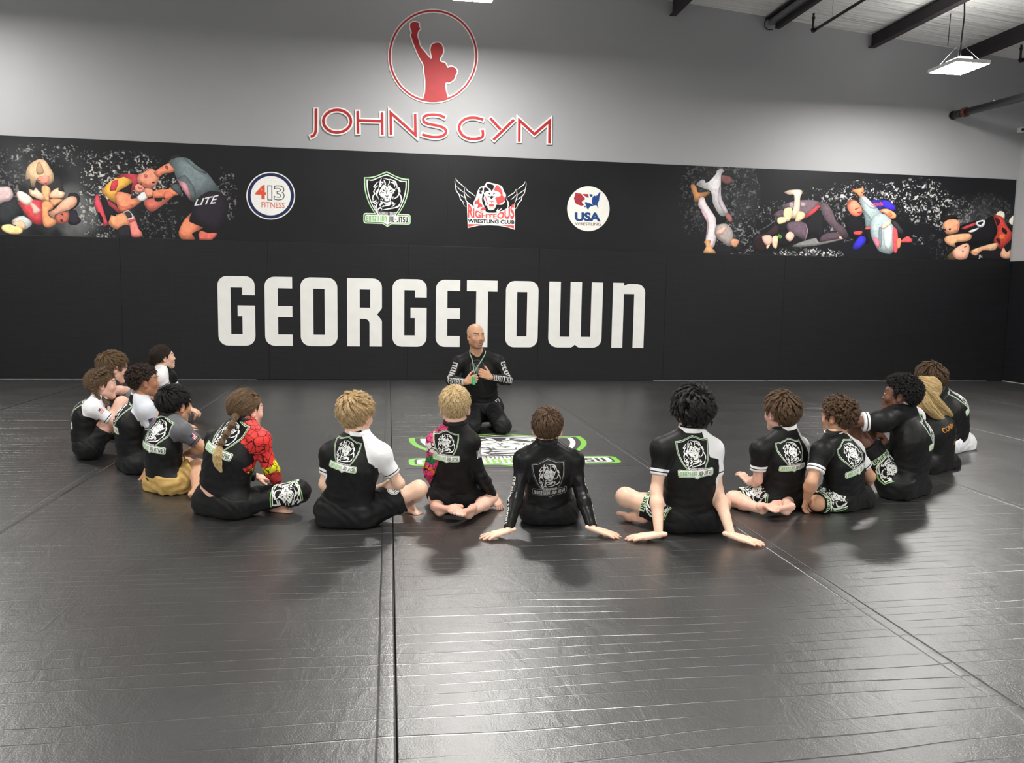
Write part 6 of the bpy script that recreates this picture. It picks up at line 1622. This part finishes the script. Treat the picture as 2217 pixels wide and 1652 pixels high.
kids.append(dict(key='K5', label='person in profile with cropped curly hair and pale blue sleeve with flag patch', base=(300, 1020), S=.80, hs=.88, w=1.0, aw=1.05, eyes=True, far=True, hand=.15,
  j=dict(P=(294, 992, .04), N=(302, 866, 0), C=(312, 829, .0), SL=(296, 884, .15), SR=(318, 888, -.11), EL=(325, 940, .22), WL=(365, 960, .25), ER=(336, 948, -.10), WR=(372, 968, .06),
         HL=(290, 1002, .12), HR=(304, 1006, -.04), KL=('f', 372, 985, .10), KR=('f', 352, 1004, .09), AL=('f', 345, 1000, .055), AR=('f', 320, 1020, .05)),
  head=(76, 6, 0), skin=SK_BROWN, slouch=.05, feet=dict(R=dict(toe=('f', 298, 1030, .03), up=(0, .3, .9))),
  shirt=dict(pdy=0, R=LG_, L=LG_, cuff=LG_, print=(270, 898, 64, IMG_SHIELD), sleeve=.66, collar=cloth_mat('pale_blue_knit', (.58, .60, .65), rough=.6), fit=.008, hem=-.04, arm_print=[('R', IMG_FLAG, .055, .125, .022, (.5, -.9, .25), 1)]), shorts=dict(t=.8),
  hair=H(HM_DBROWN, front=.014, thick=.022, length=.022, n=4200, nape=-.055, side=.30, lift=.8, clump=.6, curl=.0025, turns=2.2, rand=.8, swirl=.1, grav=.0, seed=13, flat=.4)))
kids.append(dict(key='K1', label='person in profile with two brown plaits and white sleeve, hugging bare raised knees', base=(200, 990), S=.76, hs=.94, w=1.0, aw=1.0, eyes=True, far=True, hand=.15,
  j=dict(P=(190, 958, .0), N=(214, 866, 0), C=(221, 834, .0), SL=(214, 880, .13), SR=(202, 884, -.10), EL=(272, 925, .22), WL=(282, 948, .12), ER=(260, 922, -.07), WR=(276, 950, .02),
         HL=(192, 968, .10), HR=(196, 970, -.06), KL=(286, 876, .17), KR=(264, 872, -.02), AL=('f', 286, 972, .06), AR=('f', 270, 984, .06)),
  head=(84, 0, 0), skin=SK_ROSY, slouch=.05, hands=dict(R=dict(tip=(283, 962, .10), curl=(.5, .5, .5, .5))), feet=dict(R=dict(toe=('f', 290, 990, .03)), L=dict(toe=('f', 306, 978, .03))),
  shirt=dict(pdy=0, R=WH_, L=WH_, cuff=WH_, print=(163, 890, 60, IMG_SHIELD), sleeve=.62, collar=WHITEF, fit=.008, hem=-.02, arm_print=[('R', IMG_FLAG, .03, .075, .014, (.6, -.8, .35), 1)]), shorts=dict(t=.42, fit=.012),
  hair=H(HM_LBROWN, thick=.009, length=.055, n=3200, nape=-.066, side=.9, lift=.1, clump=.3, rand=.12, gather=(.062, -.05, -.01), grav=.0, swirl=0, seed=14, rad=.0008, frizz=2.2, fade=False)))
kids.append(dict(key='K2', label='person with straight light brown fringe in a dark shirt, arm on knees', base=(248, 945), S=.86, hs=1.06, w=1.1, aw=1.1, eyes=True, far=True, h=.008,
  j=dict(P=(240, 920, .0), N=(240, 828, 0), C=(246, 798, .0), SL=(250, 842, .14), SR=(232, 848, -.12), EL=(285, 852, .14), WL=(320, 856, .25), ER=(246, 846, -.16), WR=(290, 844, .10),
         HL=(240, 930, .10), HR=(244, 930, -.06), KL=(310, 866, .30), KR=(298, 868, .16), AL=('f', 322, 925, .06), AR=('f', 308, 930, .06)),
  head=(74, -8, 0), skin=SK_ROSY, slouch=.04,
  shirt=dict(col=(.030, .029, .031), sleeve=.6, collar=BLACKF, fit=.010), shorts=dict(t=.75),
  hair=H(HM_LBROWN, thick=.020, length=.055, n=3000, nape=-.066, side=.7, lift=.2, clump=.35, seed=15, comb=(0, .2, 0))))
kids.append(dict(key='K4', label='person almost hidden behind the curly-haired one, grey shoulder and clasped hand showing', base=(296, 968), S=.76, hs=.80, w=.95, far=True, h=.008, hand=.15,
  j=dict(P=(292, 935, .0), N=(303, 848, 0), C=(320, 823, .0), SL=(304, 856, .13), SR=(290, 862, -.09), EL=(330, 900, .2), WL=(345, 905, .16), ER=(330, 905, -.04), WR=(343, 878, .06),
         HL=(294, 945, .10), HR=(298, 945, -.06), KL=(345, 920, .22), KR=(345, 925, .02), AL=('f', 350, 955, .06), AR=('f', 350, 965, .06)),
  head=(70, 0, 0), skin=SK_ROSY, slouch=.04, hands=dict(R=dict(tip=(339, 858, .04), curl=(.9, .9, .9, .9))),
  shirt=dict(pdy=0, R=GY_, L=GY_, print=(274, 872, 54, IMG_SHIELD), sleeve=.62, collar=BLACKF, fit=.008), shorts=dict(t=.75),
  hair=H(HM_BROWN, thick=.012, length=.04, n=900, seed=16)))
kids.append(dict(key='K3', label='person in profile with dark hair tied back, in black shirt, seated nearest the wall', base=(345, 918), S=.90, hs=.93, w=.95, eyes=True, far=True, h=.008, nose=.9, child=False,
  j=dict(P=(338, 885, .0), N=(351, 802, 0), C=(354, 775, .0), SL=(366, 815, .16), SR=(346, 818, -.12), EL=(385, 850, .2), WL=(410, 880, .18), ER=(366, 848, -.10), WR=(408, 884, .04),
         HL=(340, 895, .10), HR=(346, 895, -.06), KL=(398, 866, .22), KR=(392, 872, .0), AL=('f', 395, 912, .06), AR=('f', 392, 918, .06)),
  head=(76, 6, 0), skin=SK_PALE, slouch=.03, hands=dict(R=dict(tip=(428, 892, .06), back=(0, -.4, 1), curl=(.3, .4, .45, .5))),
  shirt=dict(R=WH_, cuff=WH_, sleeve=.6, collar=WHITEF, fit=.008), shorts=dict(t=.75),
  hair=H(HM_DBROWN, thick=.008, length=.075, n=3200, nape=-.066, side=.9, lift=.05, clump=.3, rand=.05, gather=(.0, -.11, -.03), grav=.0, swirl=0, seed=17, rad=.0009, fade=False)))
kids.append(dict(key='K12', label='person with short brown spiky hair, white cuffs, kneeling with bare feet tucked behind', base=(1688, 1104), S=.74, hs=.96, w=1.12, aw=1.0, hand=.14,
  j=dict(P=(1690, 1064, .07), N=(1700, 934, 0), C=(1690, 897, .02), SL=(1646, 974, -.03), SR=(1730, 967, .12), EL=(1640, 1040, -.01), WL=(1622, 1046, .14), ER=(1733, 1034, .26), WR=(1708, 1058, .36),
         HL=(1662, 1076, .06), HR=(1710, 1076, .10), KL=('f', 1588, 1080, .055), KR=('f', 1708, 1052, .06), AL=('f', 1650, 1104, .045), AR=('f', 1702, 1106, .055)),
  head=(-44, 0, 0), skin=SK_ROSY, hands=dict(L=dict(tip=(1613, 1034, .18), curl=(.3, .3, .3, .3))), feet=dict(L=dict(toe=('f', 1720, 1104, .03), up=(0, .5, -1)), R=dict(toe=('f', 1652, 1116, .03), up=(0, .5, -1))), foot=.19,
  shirt=dict(R=WH_, cuff=WH_, print=(1713, 985, 62, IMG_SHIELD), sleeve=.66, collar=WHITEF, fit=.010, hem=-.06, loose=.012), shorts=dict(t=.80, fit=.012, print=('L', IMG_THIGH, .18, .55, (.1, -.75, .65), 3.14)),
  hair=H(HM_BROWN, thick=.026, length=.048, n=4000, nape=-.070, side=.75, lift=.5, clump=.45, seed=18, rand=.3, whorl=(.0, -.055, .112))))
kids.append(dict(key='K13', label='person with short curly brown hair, white collar and crossed legs', base=(1826, 1103), S=.74, hs=.90, w=1.15, aw=1.15, hand=.14,
  j=dict(P=(1826, 1066, .05), N=(1808, 948, 0), C=(1813, 906, .02), SL=(1779, 978, -.11), SR=(1846, 974, .08), EL=(1757, 1044, -.17), WL=(1747, 1078, -.10), ER=(1884, 1032, .08), WR=(1866, 1056, .26),
         HL=(1806, 1080, .03), HR=(1848, 1080, .12), KL=(1770, 1089, -.065), KR=(1818, 1072, .34), AL=('f', 1800, 1070, .05), AR=('f', 1810, 1066, .05)),
  head=(-58, 0, 0), skin=SK_OLIVE, slouch=.03,
  shirt=dict(R=WH_, L=(.0065, .0065, .007), cuff=WH_, print=(1842, 989, 68, IMG_SHIELD), sleeve=.66, collar=WHITEF, fit=.009, hem=-.02, loose=.010), shorts=dict(t=1.0, fit=.018, flare=.010, print=('L', IMG_THIGH, .20, .60, (.1, -.85, .5), 3.14)),
  hair=H(HM_CURLY, front=.008, thick=.024, length=.034, n=4600, nape=-.062, side=.7, lift=1.2, clump=.8, curl=.0045, turns=2.0, rand=.9, swirl=.1, grav=.1, seed=19, flat=.3, rad=.0012)))
kids.append(dict(key='K14', label='person with short black afro in profile, bare arms folded over raised knees', base=(1955, 1074), S=.88, hs=.96, w=1.05, aw=1.0, eyes=True, hand=.16,
  j=dict(P=(1958, 1040, .04), N=(1957, 890, 0), C=(1948, 858, .0), SL=(1912, 912, -.11), SR=(1978, 904, .13), EL=(1838, 914, -.05), WL=(1872, 925, .22), ER=(1890, 930, .40), WR=(1850, 930, .30),
         HL=(1936, 1050, -.03), HR=(1968, 1050, .13), KL=(1852, 932, .06), KR=(1886, 930, .30), AL=('f', 1838, 1046, .06), AR=('f', 1870, 1030, .06)),
  head=(-82, 4, 0), skin=SK_DARK, slouch=.05, hands=dict(L=dict(tip=(1898, 912, .30))),
  shirt=dict(pdy=0.02, top=.085, cuff=WH_, R=WH_, print=(1981, 930, 62, IMG_SHIELD), sleeve=.60, collar=WHITEF, fit=.012, hem=-.05, loose=.016), shorts=dict(t=.72, fit=.018, flare=.02, print=('L', IMG_THIGH, .20, .34, (.0, -1, .2), 3.14)),
  hair=H(HM_BLACK, front=.012, thick=.030, length=.020, n=5200, nape=-.060, side=.72, lift=1.5, clump=.5, curl=.0022, turns=2.5, rand=1.0, swirl=0, grav=0, seed=20, flat=.1, guides=900, rad=.0009, lump=.2)))
kids.append(dict(key='K15', label='person with long golden ponytail over a black shirt with gold lettering', base=(2022, 1018), S=.84, hs=.93, w=1.12, aw=1.0, far=True, hand=.15,
  j=dict(P=(2020, 992, .05), N=(2003, 892, 0), C=(1995, 852, .0), SL=(1972, 912, -.10), SR=(2034, 908, .12), EL=(1945, 960, -.04), WL=(1925, 985, .14), ER=(2010, 965, .30), WR=(1975, 985, .35),
         HL=(2000, 1005, -.03), HR=(2040, 1005, .13), KL=(1930, 985, .12), KR=(1975, 980, .40), AL=('f', 1945, 1000, .06), AR=('f', 1972, 990, .06)),
  head=(-70, 0, 0), skin=SK_PALE, slouch=.06,
  shirt=dict(print=(2042, 936, 62, IMG_GOLD), sleeve=2, collar=BLACKF, fit=.010, hem=-.05, pdy=-.05), shorts=dict(t=1.9, fit=.010),
  hair=H(HM_GOLD, thick=.010, length=.085, n=3200, nape=-.070, side=.9, lift=.05, clump=.3, rand=.06, gather=(.02, -.11, .03), grav=.0, swirl=0, seed=21, rad=.0009, fade=False)))
kids.append(dict(key='K16', label='person with shaggy brown hair and white trousers, farthest back on the right', base=(2062, 976), S=.88, hs=1.0, w=1.12, aw=1.0, far=True, h=.0075,
  j=dict(P=(2058, 950, .04), N=(2034, 850, 0), C=(2013, 822, .0), SL=(2006, 870, -.10), SR=(2058, 866, .12), EL=(1985, 915, -.04), WL=(1975, 940, .16), ER=(2040, 915, .3), WR=(2000, 940, .35),
         HL=(2042, 962, -.03), HR=(2074, 962, .13), KL=(1985, 935, .16), KR=(2015, 930, .40), AL=('f', 1992, 960, .06), AR=('f', 2012, 955, .06)),
  head=(-62, -6, 0), skin=SK_PALE, slouch=.06,
  shirt=dict(pdy=0.03, print=(2056, 862, 54, IMG_SHIELD), sleeve=2, collar=BLACKF, fit=.010, hem=.0), shorts=dict(t=1.9, fit=.020, col=(.62, .62, .63)),
  hair=H(HM_BROWN, thick=.030, length=.065, n=3600, nape=-.082, side=.85, lift=.4, clump=.45, seed=22, guides=300, rand=.3)))
kids.append(dict(key='COACH', label='bald bearded person kneeling and facing the group, whistle lanyard round neck, hands together', base=(1050, 922), S=.92, hs=.98, w=1.10, aw=1.12, eyes=True, far=True, child=False, beard=True, mouth=.006, brow=1.0, gaze=.1, h=.0078, hand=.185, neck=.056,
  j=dict(P=(1043, 876, .05), N=(1034, 768, -.02), C=(1030, 729, -.08), SR=(994, 786, .0), SL=(1078, 784, .0), ER=(976, 824, -.06), WR=(1008, 827, -.26), EL=(1099, 824, -.06), WL=(1062, 817, -.25),
         HR=(1022, 886, .05), HL=(1064, 886, .05), KR=('f', 1023, 922, .075), KL=('f', 1089, 923, .075), AR=('f', 1030, 903, .06), AL=('f', 1070, 903, .06)),
  head=(152, 0, 0), skin=SK_OLIVE, slouch=.0, hands=dict(R=dict(tip=(1034, 818, -.30), back=(-.2, -.95, .2), curl=(.95, 1.0, 1.05, 1.1)), L=dict(tip=(1032, 803, -.30), back=(.1, -.9, .1), curl=(.85, .95, 1.0, 1.1))),
  feet=dict(R=dict(toe=('f', 1034, 893, .03), up=(0, .2, -1)), L=dict(toe=('f', 1066, 893, .03), up=(0, .2, -1))),
  shirt=dict(print=(1034, 796, 32, IMG_CHEST, 1), pdy=-.12, sleeve=2, fit=.006, hem=.03, arm_print=[('R', IMG_SLEEVE, .52, .02, .036, (-.75, -1, .1), -1), ('L', IMG_SLEEVE, .02, .52, .036, (.75, -1, .1), 1)]), shorts=dict(t=1.95, fit=.016, fold=1.4, top=.05, print=('L', IMG_FLAGW, .085, .10, (.25, -1, .5), .3))))
for k in kids: person(k)
KD = {k['key']: k for k in kids}
def ap(k, px, py, dy): return at(px, py, fl(*KD[k]['base'])[1]+dy)
# plaits, ponytails
r7 = KD['K7']['root']
lock(r7, 'bubble_braid', [ap('K7', 511, 897, -.06), ap('K7', 506, 912, -.10), ap('K7', 496, 930, -.115), ap('K7', 484, 950, -.125), ap('K7', 476, 966, -.13)], [.010, .019, .008, .019, .009, .018, .008, .017, .008], HM_LBROWN, 420, .0010, 3, label='light brown plait tied in bubbles')
lock(r7, 'braid_tail', [ap('K7', 476, 965, -.13), ap('K7', 471, 985, -.135), ap('K7', 472, 1004, -.135), ap('K7', 479, 1022, -.13)], [.010, .024, .020, .003], HM_GOLD, 420, .0010, 4, label='loose golden end of the plait')
r1 = KD['K1']['root']
braid(r1, [ap('K1', 228, 801, -.07), ap('K1', 214, 808, -.085), ap('K1', 204, 822, -.09), ap('K1', 202, 838, -.09), ap('K1', 208, 852, -.085), ap('K1', 216, 862, -.09)], .019, 13, HM_LBROWN)
braid(r1, [ap('K1', 221, 862, -.06), ap('K1', 228, 870, -.075), ap('K1', 234, 878, -.08)], .013, 6, HM_LBROWN)
r3 = KD['K3']['root']
lock(r3, 'hair_bun', [ap('K3', 331, 772, .0), ap('K3', 327, 780, .0), ap('K3', 330, 792, .0)], [.012, .03, .010], HM_DBROWN, 260, .0010, 6)
r15 = KD['K15']['root']
tie = ap('K15', 2006, 826, -.03)
bm = bmesh.new(); add_tube(bm, [tie+V3(-.012, 0, .008), tie+V3(.012, 0, -.006)], .024, 14); link('hair_tie', bm_mesh('hair_tie', bm, True), BLACKF, r15)
lock(r15, 'ponytail', [tie, ap('K15', 2018, 824, -.05), ap('K15', 2028, 834, -.06), ap('K15', 2028, 850, -.06), ap('K15', 2022, 862, -.06)], [.016, .030, .032, .026, .012], HM_GOLD, 420, .0010, 7, label='golden ponytail')
for q, (ox, oy, od) in enumerate(((0, 0, 0), (-9, 6, .01), (9, -5, -.01), (-2, 12, -.02))):
    lock(r15, 'loose_hair', [ap('K15', 1992+ox*.5, 838+oy*.5, -.05+od), ap('K15', 2004+ox, 858+oy, -.075+od), ap('K15', 2022+ox, 880+oy, -.085+od), ap('K15', 2040+ox, 896+oy, -.07+od), ap('K15', 2053+ox, 903+oy*.6, -.04+od)], [.030, .040, .036, .028, .006], HM_GOLD, 380, .0009, 8+q, .7)
# coach: lanyard with whistle, watch
rc = KD['COACH']['root']; MG = plain('green_white_cord', (.28, .45, .30), .5); MW = plain('steel_watch', (.35, .35, .36), .25, .9); MGn = plain('green_whistle', (.03, .42, .16), .3)
bm = bmesh.new()
for sx in (-1, 1): add_tube(bm, smooth_open([ap('COACH', 1034+sx*15, 756, .02), ap('COACH', 1034+sx*17, 764, -.09), ap('COACH', 1033+sx*11, 778, -.165), ap('COACH', 1029+sx*4, 795, -.20), ap('COACH', 1027, 808, -.235)], 4), .0045, 6)
link('lanyard', bm_mesh('lanyard', bm), MG, rc)
bm = bmesh.new(); p0 = ap('COACH', 1026, 824, -.32); add_box(bm, p0[0]-.014, p0[0]+.014, p0[1]-.012, p0[1]+.012, p0[2]-.04, p0[2]+.04, .006, 2); link('whistle', bm_mesh('whistle', bm), MGn, rc)
J_ = KD['COACH']['J']; w0 = J_['WL']; wd = unit(J_['WL']-J_['EL']); w0 = w0-wd*.03
bm = bmesh.new(); add_tube(bm, [w0-wd*.010, w0+wd*.010], .036, 18); link('watch', bm_mesh('watch', bm), MW, rc)
